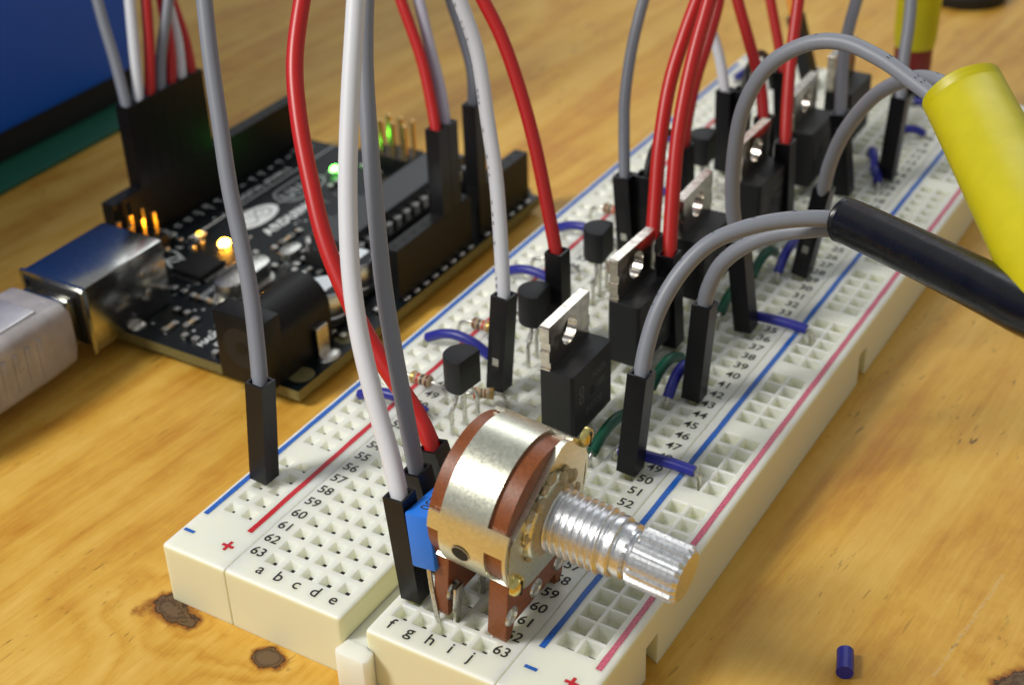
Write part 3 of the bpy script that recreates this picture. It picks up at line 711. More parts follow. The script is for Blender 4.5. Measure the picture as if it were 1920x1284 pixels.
# ================================================================ power transistors
def make_power():
    t = thing('power_transistor', '', 'transistor')
    bm = newbm()   # x: thickness (0 = back of tab .. 4.5 front), y: width, z: up from board
    hw = 5.0
    prism_pts = [(.03, -hw), (4.1, -hw), (4.5, -hw + .35), (4.5, hw - .35), (4.1, hw), (.03, hw)]
    prism(bm, prism_pts, 2.3, 11.4, bev=.12)
    bmesh.ops.transform(bm, matrix=Matrix.Identity(4), verts=bm.verts)
    body = link('plastic_body', bm, 'epoxy', t)
    # tab : plate with hole and notched sides
    bm = newbm(); th0, th1 = 0.0, 1.3
    N = 24; cz, cr = 14.6, 1.85
    out = []
    side = [(4.9, 11.0), (4.95, 11.6), (4.72, 11.7), (4.72, 12.5), (5.0, 12.6), (5.0, 14.0), (4.72, 14.1), (4.72, 15.2), (5.0, 15.3), (5.0, 17.25), (4.85, 17.5)]
    outer = [(y, z) for y, z in side] + [(-y, z) for y, z in side[::-1]]
    # faces: connect hole circle to outline by projecting (fan of quads using nearest angle)
    hole = [(cr * math.cos(a), cz + cr * math.sin(a)) for a in [2 * math.pi * k / N for k in range(N)]]
    for x in (th0, th1):
        import mathutils
        vo = [bm.verts.new((x, y, z)) for y, z in outer]; vh = [bm.verts.new((x, y, z)) for y, z in hole]
        eo = [bm.edges.new((vo[i], vo[(i + 1) % len(vo)])) for i in range(len(vo))]
        eh = [bm.edges.new((vh[i], vh[(i + 1) % N])) for i in range(N)]
        bmesh.ops.triangle_fill(bm, edges=eo + eh, use_beauty=True)
        if x == th0: vo0, vh0 = vo, vh
    for i in range(len(vo)): bm.faces.new((vo0[i], vo0[(i + 1) % len(vo)], vo[(i + 1) % len(vo)], vo[i]))
    for i in range(N): bm.faces.new((vh0[i], vh0[(i + 1) % N], vh[(i + 1) % N], vh[i]))
    link('metal_tab', bm, 'tab', t)
    for k in (-1, 0, 1):
        bm = newbm(); box(bm, 2.2, 2.7, k * P - .6, k * P + .6, .7, 2.35, bev=.08); box(bm, 2.22, 2.68, k * P - .36, k * P + .36, -3, .75)
        link('leg', bm, 'tin', t)
    bm = newbm()
    mt = T(4.52, 0, 7.6) @ Matrix.Rotation(math.pi / 2, 4, 'Z') @ Matrix.Rotation(math.pi / 2, 4, 'X')
    text_bm(bm, 'NXER', 1.3, mt @ T(1.6, 1.3, 0)); text_bm(bm, '18B', 1.3, mt @ T(1.9, -.5, 0)); text_bm(bm, 'IRF720', 1.5, mt @ T(.2, -2.9, 0))
    for q in (0, 1): 
        ring = [(4.52, -2.9 + .62 * math.cos(a), 7.7 + .75 + .62 * math.sin(a) - q * 1.35) for a in [2 * math.pi * k / 14 for k in range(14)]]
        rin = [(4.52, -2.9 + .38 * math.cos(a), 7.7 + .75 + .38 * math.sin(a) - q * 1.35) for a in [2 * math.pi * k / 14 for k in range(14)]]
        for i in range(14): quad(bm, [ring[i], ring[(i + 1) % 14], rin[(i + 1) % 14], rin[i]])
    link('printed_code', bm, 'mark', t)
    bm = newbm(); lathe(bm, [(4.50, .62), (4.515, .60)], 18, 'X', (0, -.2, 7.0)); link('mould_dimple', bm, 'housing_in', t)
    return t
def copy_tree(o, parent=None):
    c = o.copy(); COL.objects.link(c); c.parent = parent
    for ch in list(o.children): copy_tree(ch, c)
    return c
PT = [(15.75, 38.1, 0, 'nearest metal-tabbed power transistor, standing behind the potentiometer'),
      (15.65, 56.0, -.03, 'second metal-tabbed power transistor, partly behind the grey arch of wire'),
      (15.5, 74.7, .03, 'third metal-tabbed power transistor, behind two red wires'),
      (15.7, 94.3, -.02, 'fourth metal-tabbed power transistor, seen through the tall grey arch'),
      (15.6, 114.0, .02, 'fifth metal-tabbed power transistor, right of a red wire under the grey arch'),
      (15.6, 131.0, 0, 'farthest metal-tabbed power transistor, half hidden by a grey wire')]
src = make_power()
for i, (x, y, rz, lab) in enumerate(PT):
    o = src if i == 0 else copy_tree(src)
    o.location = Vector((x, y, 0)) * S; o.rotation_euler = (0, 0, rz); o['label'] = lab; o['category'] = 'transistor'; o['group'] = 'row of power transistors'

# ================================================================ small round-backed transistors
def make_small():
    t = thing('small_transistor', '', 'transistor')
    bm = newbm(); out = []
    r = 2.35; fl = 1.25
    a0 = math.acos(fl / r)
    for k in range(25):
        a = a0 + (2 * math.pi - 2 * a0) * k / 24
        out.append((r * math.cos(a), r * math.sin(a)))
    prism(bm, out, 6.0, 10.7, bev=.14)
    link('plastic_body', bm, 'epoxy', t, smooth=35)
    for k in (-1, 0, 1):
        bm = newbm()
        q = [(0, k * 1.27, 6.2), (0, k * 1.3, 5.3), (.1, k * 1.9, 4.2), (.0, k * 2.5, 3.2), (0, k * P, 1.5), (0, k * P, -2.5)]
        tube(bm, q, .27, 8, 4); link('leg', bm, 'tin', t, smooth=60)
    return t
ST = [(5.0, 32.3, -.12, 'nearest round-backed black transistor, on bent legs left of the potentiometer'),
      (5.2, 49.9, .08, 'second round-backed black transistor, between the white wire housing and the nearest power transistor'),
      (4.6, 68.9, .1, 'third round-backed black transistor, dusty, left of the second power transistor tab'),
      (4.6, 103.6, .1, 'far round-backed black transistor beside the dark red wire')]
src = make_small()
for i, (x, y, rz, lab) in enumerate(ST):
    o = src if i == 0 else copy_tree(src)
    o.location = Vector((x, y, 0)) * S; o.rotation_euler = (0, 0, rz); o['label'] = lab; o['category'] = 'transistor'; o['group'] = 'small round-backed transistors'

# ================================================================ resistors
def resistor(a, b, z, bands, label, L_=3.3, r=.85, shift=0.):
    a = Vector((*a, 0)); b = Vector((*b, 0)); root = thing('resistor', label, 'resistor', a, 0, 'small striped resistors')
    d = (b - a); ln = d.length; u = d.normalized(); up = Vector((0, 0, 1)); mid = d / 2 + u * shift + up * z
    bm = newbm()
    fr = Matrix((u, up.cross(u), up)).transposed().to_4x4(); fr.translation = mid
    prof = [(-L_ / 2, .25), (-L_ / 2 + .12, r * .8), (-L_ / 2 + .4, r), (-L_ / 2 + .8, r), (-L_ / 2 + 1.0, r * .84), (L_ / 2 - 1.0, r * .84), (L_ / 2 - .8, r), (L_ / 2 - .4, r), (L_ / 2 - .12, r * .8), (L_ / 2, .25)]
    lathe(bm, prof, 18, 'X'); bmesh.ops.transform(bm, matrix=fr, verts=bm.verts)
    body = link('coated_body', bm, 'resistor', root, smooth=50)
    for x, c in zip((-1.1, -.35, .3, 1.1), bands):
        rr = (r if abs(x) > .9 else r * .84) + .015
        bm = newbm(); lathe(bm, [(x - .17, rr), (x + .17, rr)], 18, 'X', cap=False); bmesh.ops.transform(bm, matrix=fr, verts=bm.verts)
        link('colour_band', bm, c, body, smooth=60)
    for s_, e_ in ((-1, Vector((0, 0, 0))), (1, d)):
        q = mid + u * s_ * (L_ / 2 - .1)
        pts = [q, q + u * s_ * .6 + up * .02, e_ * .75 + q * .25 + up * (z * .45 + .25), e_ + up * (z * .35), e_ + up * -2]
        bm = newbm(); tube(bm, pts, .26, 8, 5); link('lead', bm, 'tin', root, smooth=60)
    return root
B1 = ('band_brown', 'band_black', 'band_red', 'band_gold')
resistor((-7.6, 35.6), (0, 35.56), 2.1, B1[::-1], 'striped tan resistor bridging rail and strip beside the printed 49')
resistor((-7.6, 50.4), (0, 50.8), 2.1, B1, 'striped tan resistor left of the white wire housing with the metal window')
resistor((-7.6, 70.4), (0, 71.1), 2.1, B1, 'resistor half hidden behind the red wire housing left of the power transistors')
resistor((-7.6, 88.6), (0, 88.9), 2.1, B1, 'far resistor glimpsed between the two thick red wires')
resistor((2.4, 35.56), (7.6, 38.1), 2.0, ('band_red', 'band_black', 'band_brown', 'band_gold'), 'red banded resistor under the nearest round-backed transistor', 2.6, .75)

resistor((2.4, 52.6), (7.6, 55.6), 2.0, ('band_red', 'band_black', 'band_brown', 'band_gold'), 'red banded resistor under the second round-backed transistor', 2.6, .75)
resistor((2.4, 71.8), (7.6, 74.6), 2.0, ('band_red', 'band_black', 'band_brown', 'band_gold'), 'red banded resistor under the dusty round-backed transistor', 2.6, .75)
# ================================================================ cut jumper wires lying on the board
def link_wire(pts, m, label, r=.72, bare=(1, 1), group='short cut link wires'):
    root = thing('link_wire', label, 'link wire', pts[0], 0, group); off = Vector(pts[0])
    q = [Vector(p) - off for p in pts]
    bm = newbm(); tube(bm, q, r, 12, 7); link('insulation', bm, m, root, smooth=60)
    for k, (i, j) in enumerate(((0, 1), (-1, -2))):
        if not bare[k]: continue
        e = q[i]; d = (q[i] - q[j]).normalized(); 
        bm = newbm(); tube(bm, [e - d * .5, e + d * .35 + Vector((0, 0, -.1)), e + d * .65 + Vector((0, 0, -.9)), e + d * .7 + Vector((0, 0, -3.2))], .3, 8, 5)
        link('bare_end', bm, 'tin', root, smooth=60)
JB, JG = 'jump_blue', 'jump_green'
def arc(a, b, h, n=4, z=.9):
    a, b = Vector((*a, z)), Vector((*b, z)); return [a.lerp(b, t / n) + Vector((0, 0, h * 4 * (t / n) * (1 - t / n))) for t in range(n + 1)]
link_wire(arc((-9.9, 30.2), (.0, 30.9), 1.4), JB, 'blue link wire from the left rail, crossed by the white and grey wires')
link_wire(arc((-9.8, 45.9), (.2, 46.0), 1.8), JB, 'blue link wire behind the nearest round-backed transistor')
link_wire(arc((-9.8, 66.2), (0, 66.0), 1.5), JB, 'blue link wire running under the red wire housing left of the power transistors')
link_wire(arc((-9.6, 81.6), (0, 81.3), 1.4), JB, 'blue link wire left of the dusty round-backed transistor')
link_wire(arc((-9.6, 100.6), (0, 99.6), 1.2), JB, 'blue link wire behind the two thick red wires, nearer one')
link_wire(arc((-9.6, 117.5), (0, 117.4), 1.0), JB, 'blue link wire behind the two thick red wires, farther one')
link_wire(arc((-9.2, 147.5), (-7.0, 156.0), .6, z=.7), JB, 'blue link wire lying at the far left corner of the breadboard')
link_wire(arc((25.4, 35.3), (35.2, 35.9), .3, z=1.3), JB, 'blue link wire crossing the blue stripe beside the printed 49')
link_wire(arc((25.4, 71.3), (35.0, 71.7), .3, z=1.3), JB, 'blue link wire crossing the blue stripe beside the printed 35')
link_wire(arc((25.4, 48.6), (25.6, 56.0), 2.4, z=1.0), JB, 'blue link wire behind the lower grey arch housing, by the printed 43')
link_wire(arc((25.4, 84.6), (25.6, 93.0), 2.4, z=1.0), JB, 'blue link wire behind the black sleeve end, by the printed 29')
link_wire(arc((27.0, 120.8), (23.6, 128.0), 2.0, z=1.0), JB, 'blue link wire at the foot of the far grey wire housing')
link_wire(arc((26.0, 122.8), (28.3, 118.6), .8, z=1.0), JB, 'small blue link wire beside the far grey wire housing')
link_wire(arc((24.4, 136.5), (28.8, 139.8), 1.0, z=.9), JB, 'blue link wire showing right of the far grey wire housing')
link_wire(arc((22.9, 152.8), (29.0, 152.9), .2, z=.6), JB, 'blue link wire across the far end beside the yellow sleeve')
link_wire(arc((22.7, 33.2), (22.9, 43.0), 1.5, z=1.2), JG, 'green link wire between the potentiometer and the nearest grey wire housing')
link_wire(arc((22.7, 49.2), (22.9, 57.5), 1.6, z=1.2), JG, 'green link wire peeking out right of the nearest grey wire housing')
link_wire(arc((22.9, 70.2), (22.9, 78.6), 1.6, z=1.2), JG, 'green link wire left of the leaning housing')
link_wire(arc((22.7, 81.6), (22.9, 89.6), 1.6, z=1.2), JG, 'green link wire right of the leaning housing')
link_wire(arc((22.9, 113.6), (22.9, 120.4), 1.6, z=1.2), JG, 'far green link wire beside the last blue ones')
# offcut on the table
bm = newbm(); tube(bm, [(58.9, 25.0, TZ + .95), (59.5, 23.4, TZ + .95), (60.0, 21.9, TZ + .95)], .95, 16, 4)
o = link('wire_offcut', bm, JB, smooth=60); tag(o, 'short cut piece of blue wire insulation lying on the bare wood', 'wire scrap')

# ================================================================ potentiometer
tilt = math.atan2(.1, 1)
PM = Matrix.Translation(Vector((23.0, 7.1, 14.9)) * S) @ Matrix.Rotation(tilt, 4, 'Y')
pot = thing('potentiometer', 'metal cased rotary potentiometer with threaded bush and splined shaft on the near breadboard end', 'potentiometer', mtx=PM)
bpy.context.view_layer.update()
# local frame: x along the shaft, z up, origin on the axis at the rear wafer
RD = 7.85
def disc(x0, x1, r, name, down, w=6.1):
    """phenolic wafer: round top with a straight-sided terminal apron below"""
    bm = newbm(); pts = []
    a_end = math.acos(w / r)
    n = 36
    for k in range(n + 1):
        a = -a_end + (math.pi + 2 * a_end) * k / n
        pts.append((r * math.cos(a), r * math.sin(a)))
    pts += [(-w, -down + .9), (-w + .5, -down), (-w + 1.4, -down + .1), (-w + 1.7, -down + 2.2), (w - 1.7, -down + 2.2), (w - 1.4, -down + .1), (w - .4, -down), (w, -down + .9)]
    lo = [(x0, y, z) for y, z in pts]; hi = [(x1, y, z) for y, z in pts]
    vl = [bm.verts.new(p) for p in lo]; vh = [bm.verts.new(p) for p in hi]
    fs = [bm.faces.new(vl), bm.faces.new(vh)]
    for i in range(len(pts)): bm.faces.new((vl[i], vl[(i + 1) % len(pts)], vh[(i + 1) % len(pts)], vh[i]))
    bmesh.ops.bevel(bm, geom=list({e for f in fs for e in f.edges}), offset=.15, segments=1, affect='EDGES')
    return link(name, bm, 'phenolic', pot, smooth=35)
disc(-.6, 1.1, RD, 'wafer', 14.4)
disc(6.1, 8.3, RD + .12, 'wafer', 14.2)
# rear and middle drums (inside the shell)
bm = newbm(); lathe(bm, [(1.1, 7.2), (6.2, 7.2)], 48, 'X'); link('inner_drum', bm, 'case_black', pot, smooth=True)
# metal shell: bent sheet over the wafers, with window cut-outs where the brown wafers show
def shell():
    """grid in (x, angle); angle 90 = top, 180 = towards the viewer's left"""
    bm = newbm(); R0, R1 = RD + .12, RD + .52
    xs = [-.35, -.1, .25, 1.0, 1.5, 2.3, 3.4, 4.6, 5.2, 5.9, 6.4, 7.3, 8.1, 8.5, 8.9]
    angs = list(range(-30, 231, 5))
    def solid(x, a):
        # rear wafer window over the top, front wafer window over the top
        if x < .9 and 62 <= a <= 165: return False
        if x < .9 and 180 <= a <= 222: return False
        if x < .9 and a < 40: return False
        if 6.4 < x and 60 <= a <= 162: return False
        if 6.6 < x < 8.5 and 182 <= a <= 214: return False
        if 6.0 < x < 8.3 and 0 < a <= 45: return False
        return True
    S_ = {}
    for i in range(len(xs) - 1):
        for j in range(len(angs) - 1):
            S_[i, j] = solid((xs[i] + xs[i + 1]) / 2, (angs[j] + angs[j + 1]) / 2)
    def pt(x, a, r): t = math.radians(a); return (x, r * math.cos(t), r * math.sin(t))
    vo, vi = {}, {}
    for i, x in enumerate(xs):
        for j, a in enumerate(angs): vo[i, j] = bm.verts.new(pt(x, a, R1)); vi[i, j] = bm.verts.new(pt(x, a, R0))
    for (i, j), s_ in S_.items():
        if not s_: continue
        bm.faces.new((vo[i, j], vo[i + 1, j], vo[i + 1, j + 1], vo[i, j + 1])); bm.faces.new((vi[i, j], vi[i, j + 1], vi[i + 1, j + 1], vi[i + 1, j]))
        for (di, dj, p, q) in ((-1, 0, (i, j), (i, j + 1)), (1, 0, (i + 1, j), (i + 1, j + 1)), (0, -1, (i, j), (i + 1, j)), (0, 1, (i, j + 1), (i + 1, j + 1))):
            if not S_.get((i + di, j + dj), False): bm.faces.new((vo[p], vo[q], vi[q], vi[p]))
    for v in [v for v in bm.verts if not v.link_faces]: bm.verts.remove(v)
    return bm
sh = link('metal_shell', shell(), 'zinc', pot, smooth=45)
bm = newbm()
c = Vector((3.6, (RD + .5) * math.cos(math.radians(193)), (RD + .5) * math.sin(math.radians(193))))
lathe(bm, [(0, 1.0), (.05, .98)], 24, 'Z'); nv = Vector((0, c.y, c.z)).normalized()
bmesh.ops.transform(bm, matrix=T(*(c + nv * .03)) @ nv.to_track_quat('Z', 'X').to_matrix().to_4x4(), verts=bm.verts)
link('side_hole', bm, 'housing_in', sh)
bm = newbm(); n_ = 26
for k in range(n_):   # rim of the side hole
    a, b_ = 2 * math.pi * k / n_, 2 * math.pi * (k + 1) / n_
    pts = [(math.cos(t) * r_, math.sin(t) * r_, .04) for t, r_ in ((a, .98), (b_, .98), (b_, 1.14), (a, 1.14))]
    quad(bm, pts)
bmesh.ops.transform(bm, matrix=T(*(c + nv * .03)) @ nv.to_track_quat('Z', 'X').to_matrix().to_4x4(), verts=bm.verts)
link('hole_rim', bm, 'tin', sh)
# front plate with brass lugs and staked rivets
bm = newbm(); pts = []
for k in range(40):
    a = 2 * math.pi * k / 40; r_ = 8.2
    y, z = r_ * math.cos(a), r_ * math.sin(a)
    z = max(z, -7.6); y = max(-7.6, min(7.6, y))
    nx_, nz_ = math.cos(math.radians(126)), math.sin(math.radians(126)); ov_ = y * nx_ + z * nz_ - 5.4
    if ov_ > 0: y -= nx_ * ov_; z -= nz_ * ov_
    pts.append((y, z))
vl = [bm.verts.new((8.32, y, z)) for y, z in pts]; vh = [bm.verts.new((8.95, y, z)) for y, z in pts]
bm.faces.new(vl); bm.faces.new(vh)
for i in range(40): bm.faces.new((vl[i], vl[(i + 1) % 40], vh[(i + 1) % 40], vh[i]))
lathe(bm, [(8.9, 5.0), (9.4, 4.85), (9.6, 4.6)], 36, 'X')
link('front_plate', bm, 'zinc', pot, smooth=30)
for (y, z) in ((-6.0, -5.0), (6.6, 5.9), (6.5, -6.0)):
    bm = newbm(); lathe(bm, [(8.9, 1.15), (9.35, 1.12), (9.6, .9), (9.75, .5)], 18, 'X', (0, y, z)); rv = link('lug', bm, 'brass', pot, smooth=40)
    bm = newbm(); box(bm, 9.3, 9.79, y - .13, y + .13, z - .9, z + .9); link('slot', bm, 'housing_in', rv)
# solder / flux lumps round the bush
bm = newbm()
for i in range(26):
    a = random.uniform(0, 2 * math.pi); r_ = random.uniform(4.2, 5.2)
    bmesh.ops.create_icosphere(bm, subdivisions=2, radius=random.uniform(.45, .95), matrix=T(9.1 + random.uniform(-.1, .4), r_ * math.cos(a), r_ * math.sin(a)) @ Matrix.Diagonal((.5, 1, 1, 1)))
lathe(bm, [(9.0, 5.0), (9.4, 4.5), (9.8, 3.8), (10.1, 3.4)], 40, 'X')
for v in bm.verts:
    v.co += Vector((random.uniform(-.08, .08), random.uniform(-.08, .08), random.uniform(-.08, .08)))
link('flux_residue', bm, 'flux', pot, smooth=True)
# threaded bush (helical thread)
bm = newbm(); seg, turns, pitch = 40, 9.0, .80; rings = []
L0, L1 = 9.4, 16.6; nstep = 150
for k in range(nstep + 1):
    x = L0 + (L1 - L0) * k / nstep; ring = []
    for i in range(seg):
        a = 2 * math.pi * i / seg; ph = ((x - L0) / pitch - i / seg) % 1.0
        tri = 1 - abs(ph * 2 - 1); tri = min(1, max(0, (tri - .12) / .7))
        fade = min(1, (L1 - x) / .5)
        r_ = 3.02 + .50 * tri * fade
        ring.append(bm.verts.new((x, r_ * math.cos(a), r_ * math.sin(a))))
    rings.append(ring)
for a, b in zip(rings[:-1], rings[1:]):
    for i in range(seg): bm.faces.new((a[i], a[(i + 1) % seg], b[(i + 1) % seg], b[i]))
bm.faces.new(rings[0]); bm.faces.new(rings[-1])
link('threaded_bush', bm, 'nickel', pot, smooth=60)
bm = newbm(); lathe(bm, [(16.5, 3.2), (16.8, 3.28), (17.2, 3.28), (17.4, 3.1), (17.45, 2.8), (17.65, 2.75), (17.75, 2.95), (18.5, 2.95), (18.65, 2.7), (18.8, 2.35), (19.2, 2.35)], 48, 'X')
link('collar', bm, 'nickel', pot, smooth=35)
# splined shaft, 18 teeth and a slot
bm = newbm(); teeth = 18; seg = teeth * 4; rings = []
for (x, rs, flat) in ((19.0, .86, 0), (19.35, 1, 1), (24.2, 1, 1), (24.7, .90, 0)):
    ring = []
    for i in range(seg):
        a = 2 * math.pi * i / seg
        t_ = (i % 4); rr = 3.10 if t_ in (1, 2) else 2.66
        rr = rr * rs if flat else 2.9 * rs
        ring.append(bm.verts.new((x, rr * math.cos(a), rr * math.sin(a))))
    rings.append(ring)
for a, b in zip(rings[:-1], rings[1:]):
    for i in range(seg): bm.faces.new((a[i], a[(i + 1) % seg], b[(i + 1) % seg], b[i]))
bm.faces.new(rings[0]); bm.faces.new(rings[-1])
bmesh.ops.transform(bm, matrix=Matrix.Rotation(.2, 4, 'X'), verts=bm.verts)
shf = link('splined_shaft', bm, 'nickel', pot)
# terminals: rivets and flat legs
for xf, down in ((8.3, 13.9), (1.1, 14.1)):
    for k in (-1, 0, 1):
        y = k * 5.0 - (0.2)
        bm = newbm()
        rx = xf + (.02 if xf > 5 else .02)
        lathe(bm, [(rx, 1.15), (rx + .25, 1.05), (rx + .32, .75), (rx + .12, .55), (rx + .10, .3)], 22, 'X', (0, y, -down + 3.4)); 
        box(bm, rx + .55, rx + .85, y - .75, y + .75, -down + .9, -down + 4.3, bev=.05) if xf < 5 else None
        box(bm, (rx + .55 if xf < 5 else xf - 2.0), (rx + .85 if xf < 5 else xf - 1.72), y - .5, y + .5, -down - 3.0, -down + (1 if xf < 5 else 3.5))
        link('terminal', bm, 'tin', pot, smooth=35)

# ================================================================ film capacitor
cap = thing('film_capacitor', 'small bright blue box capacitor wedged between black housings and the potentiometer', 'capacitor', (20.75, 3.4, 6.9), 0)
cap.rotation_euler = (math.radians(-4), math.radians(-7), 0)
bm = newbm(); box(bm, -1.55, 1.45, -3.1, 4.2, 0, 6.7, bev=.22); link('case', bm, 'cap_blue', cap, smooth=30)
bm = newbm(); text_bm(bm, '82J250', 1.75, T(0, .5, 6.73) @ Matrix.Rotation(-math.pi / 2, 4, 'Z')); link('printed_code', bm, 'ink_black', cap)
for y in (-2.3, 2.8):
    bm = newbm(); tube(bm, [(0, y, .2), (0, y, -3), (.1, y * .95, -7), (.1, y * .95, -10)], .28, 8, 4); link('leg', bm, 'tin', cap, smooth=60)

# ================================================================ microcontroller board
mb = thing('microcontroller_board', 'black microcontroller board with white lettering and lit lights on the wood behind the breadboard', 'circuit board', (-23.7, 33.9, -7.1), math.pi / 2)
bpy.context.view_layer.update()
PT_ = 1.6     # top of the laminate in local z
out = [(0, 0), (66.04, 0), (66.04, 1.3), (68.58, 3.8), (68.58, 36.6), (66.04, 39.1), (66.04, 50.8), (64.5, 53.34), (0, 53.34)]
bm = newbm(); prism(bm, out, 0, PT_)
for f in bm.faces: f.material_index = 1 if abs(f.normal.z) < .5 else 0
bm.normal_update()
for f in bm.faces: f.material_index = 0 if abs(f.normal.z) > .5 else 1
pcb = link('laminate', bm, None, mb, mats=['pcb', 'pcb_edge'])
zt = PT_
# silkscreen
zs = zt + .02
def legend(s, size, mtx, offset=0., space=1.):
    bm = newbm(); text_bm(bm, s, size, mtx, offset, space); link('printed_legend', bm, 'silk', pcb)
legend('ARDUINO', 2.7, T(40.5, 33.0, zs), offset=.12, space=1.15)
legend('DIGITAL (PWM~)', 1.9, T(47.5, 44.6, zs), offset=.04)
legend('TX', 1.4, T(22, 38.3, zs), offset=.03); legend('RX', 1.4, T(22, 36.2, zs), offset=.03); legend('L', 1.5, T(23.5, 42.6, zs), offset=.03)
legend('ON', 1.4, T(61, 36.5, zs), offset=.03)
for k in range(18):
    u = 18.8 + 2.54 * k + (1.5 if k > 9 else 0)
    s_ = ['SCL', 'SDA', 'AREF', 'GND', '13', '12', '~11', '~10', '~9', '8', '7', '~6', '~5', '4', '~3', '2', 'TX1', 'RX0'][k]
    legend(s_, 1.5, T(u, 47.6, zs) @ Matrix.Rotation(math.pi / 2, 4, 'Z'), offset=.03)
for k, s_ in enumerate(['', 'IOREF', 'RESET', '3V3', '5V', 'GND', 'GND', 'Vin', '', 'A0', 'A1', 'A2', 'A3', 'A4', 'A5']):
    if s_: legend(s_, 1.2, T(27.94 + 2.54 * k, 6.4, zs) @ Matrix.Rotation(math.pi / 2, 4, 'Z'), offset=.02)
legend('POWER', 1.5, T(36, 9.4, zs), offset=.03); legend('ANALOG IN', 1.5, T(57, 9.4, zs), offset=.03)
legend('RESET EN', 1.3, T(16, 29.0, zs), offset=.02); legend('ITALY', 1.6, T(5.6, 17.8, zs), offset=.03); legend('MADE IN', 1.6, T(5.6, 20.0, zs), offset=.03)
bm = newbm(); box(bm, 26.5, 66, 43.0, 43.22, zt, zs)
link('printed_line', bm, 'silk', pcb)
def ringshape(bm, pts, w, z):   # closed outline of width w
    n = len(pts); 
    for i in range(n):
        a, b = Vector((*pts[i], z)), Vector((*pts[(i + 1) % n], z)); c_ = Vector((*pts[i - 1], z)); d_ = Vector((*pts[(i + 2) % n], z))
        n1 = ((b - c_).normalized()).cross(Vector((0, 0, 1))) * w / 2; n2 = ((d_ - a).normalized()).cross(Vector((0, 0, 1))) * w / 2
        quad(bm, [a - n1, a + n1, b + n2, b - n2])
def pill(cx, cy, hx, hy, rot=0, n=10):
    r = min(hx, hy); pts = []
    for q, (sx) in enumerate((1, -1)):
        for k in range(n + 1):
            a = -math.pi / 2 + math.pi * k / n + (math.pi if sx < 0 else 0)
            pts.append((sx * (hx - r) + r * math.cos(a), r * math.sin(a)))
    c_, s_ = math.cos(rot), math.sin(rot)
    return [(cx + x * c_ - y * s_, cy + x * s_ + y * c_) for x, y in pts]
bm = newbm()   # filled oval logo carrying a figure eight
ov = [(37.6 + 4.9 * math.cos(a), 38.2 + 2.7 * math.sin(a)) for a in [2 * math.pi * k / 40 for k in range(40)]]
bm.faces.new([bm.verts.new((x, y, zs)) for x, y in ov])
link('oval_emblem', bm, 'silk', mb)
bm = newbm()
f8 = []
for s_ in (-1, 1):
    ringshape(bm, [(37.6 + s_ * 1.75 + 1.5 * math.cos(a), 38.2 + 1.35 * math.sin(a)) for a in [2 * math.pi * k / 24 for k in range(24)]], .2, zs + .02)
    text_bm(bm, '+' if s_ > 0 else '-', 1.1, T(37.6 + s_ * 1.75, 38.25, zs + .02), offset=.03)
link('figure_eight', bm, 'pcb', mb)
bm = newbm(); ringshape(bm, pill(49.5, 38.3, 5.4, 2.7), .3, zs); text_bm(bm, 'UNO', 3.6, T(49.5, 38.3, zs), offset=.05, space=1.15)
ringshape(bm, pill(20.5, 41.7, 2.0, 1.25, 1.2), .32, zs); ringshape(bm, pill(19.3, 39.0, 2.4, 1.35, 1.2), .32, zs)
link('outlined_lettering', bm, 'silk_dim', mb)
# sockets
def header(u0, n, v, name='socket_header'):
    root_bm = newbm(); a, b = u0 - 1.27, u0 + (n - 1) * P + 1.27
    box(root_bm, a, b, v - 1.25, v + 1.25, zt, zt + 8.5, bev=.08)
    h = link(name, root_bm, 'header', mb)
    bm = newbm()
    for k in range(n): box(bm, u0 + k * P - .42, u0 + k * P + .42, v - .42, v + .42, zt + 8.3, zt + 8.515)
    link('sockets', bm, 'housing_in', h)
header(18.8, 10, 50.8); header(45.72, 8, 50.8); header(27.94, 8, 2.54); header(50.8, 6, 2.54)
# edge solder joints
for k in list(range(8)) + list(range(9, 15)):
    bm = newbm(); bmesh.ops.create_uvsphere(bm, u_segments=10, v_segments=6, radius=.55, matrix=T(27.94 + P * k, .95, zt + .02) @ Matrix.Diagonal((1.4, .8, .35, 1)))
    link('solder_joint', bm, 'tin', pcb, smooth=True)
# solder joints underneath, which carry the board on the table
bm = newbm()
for k in range(8): box(bm, 27.94 + P * k - .4, 27.94 + P * k + .4, 2.1, 2.9, -1.2, 0); box(bm, 45.72 + P * k - .4, 45.72 + P * k + .4, 50.4, 51.2, -1.2, 0)
for u, v in ((2, 8), (3, 34), (3, 42), (14, 50)): box(bm, u - .5, u + .5, v - .5, v + .5, -1.2, 0)
link('underside_pins', bm, 'tin', mb)
# the long chip
ch = newbm(); box(ch, 29.6, 64.4, 13.6, 20.3, zt + 2.0, zt + 5.4, bev=.2); chip = link('processor_chip', ch, 'chip_top', mb)
bm = newbm(); box(bm, 29.2, 64.9, 12.3, 21.6, zt, zt + 1.9, bev=.1); link('chip_socket', bm, 'housing_in', mb)
for sd, v0, v1 in ((-1, 12.7, 13.62), (1, 20.28, 21.2)):
    for k in range(14):
        u = 47 + (k - 6.5) * P; bm = newbm()
        if sd < 0: box(bm, u - .7, u + .7, v0, v1 + .02, zt + 3.3, zt + 3.62); box(bm, u - .62, u + .62, v0 - .05, v0 + .25, zt + 1.2, zt + 3.6, bev=.04)
        else: box(bm, u - .7, u + .7, v0 - .02, v1, zt + 3.3, zt + 3.62); box(bm, u - .62, u + .62, v1 - .25, v1 + .05, zt + 1.2, zt + 3.6, bev=.04)
        link('chip_leg', bm, 'leg_bright', chip)
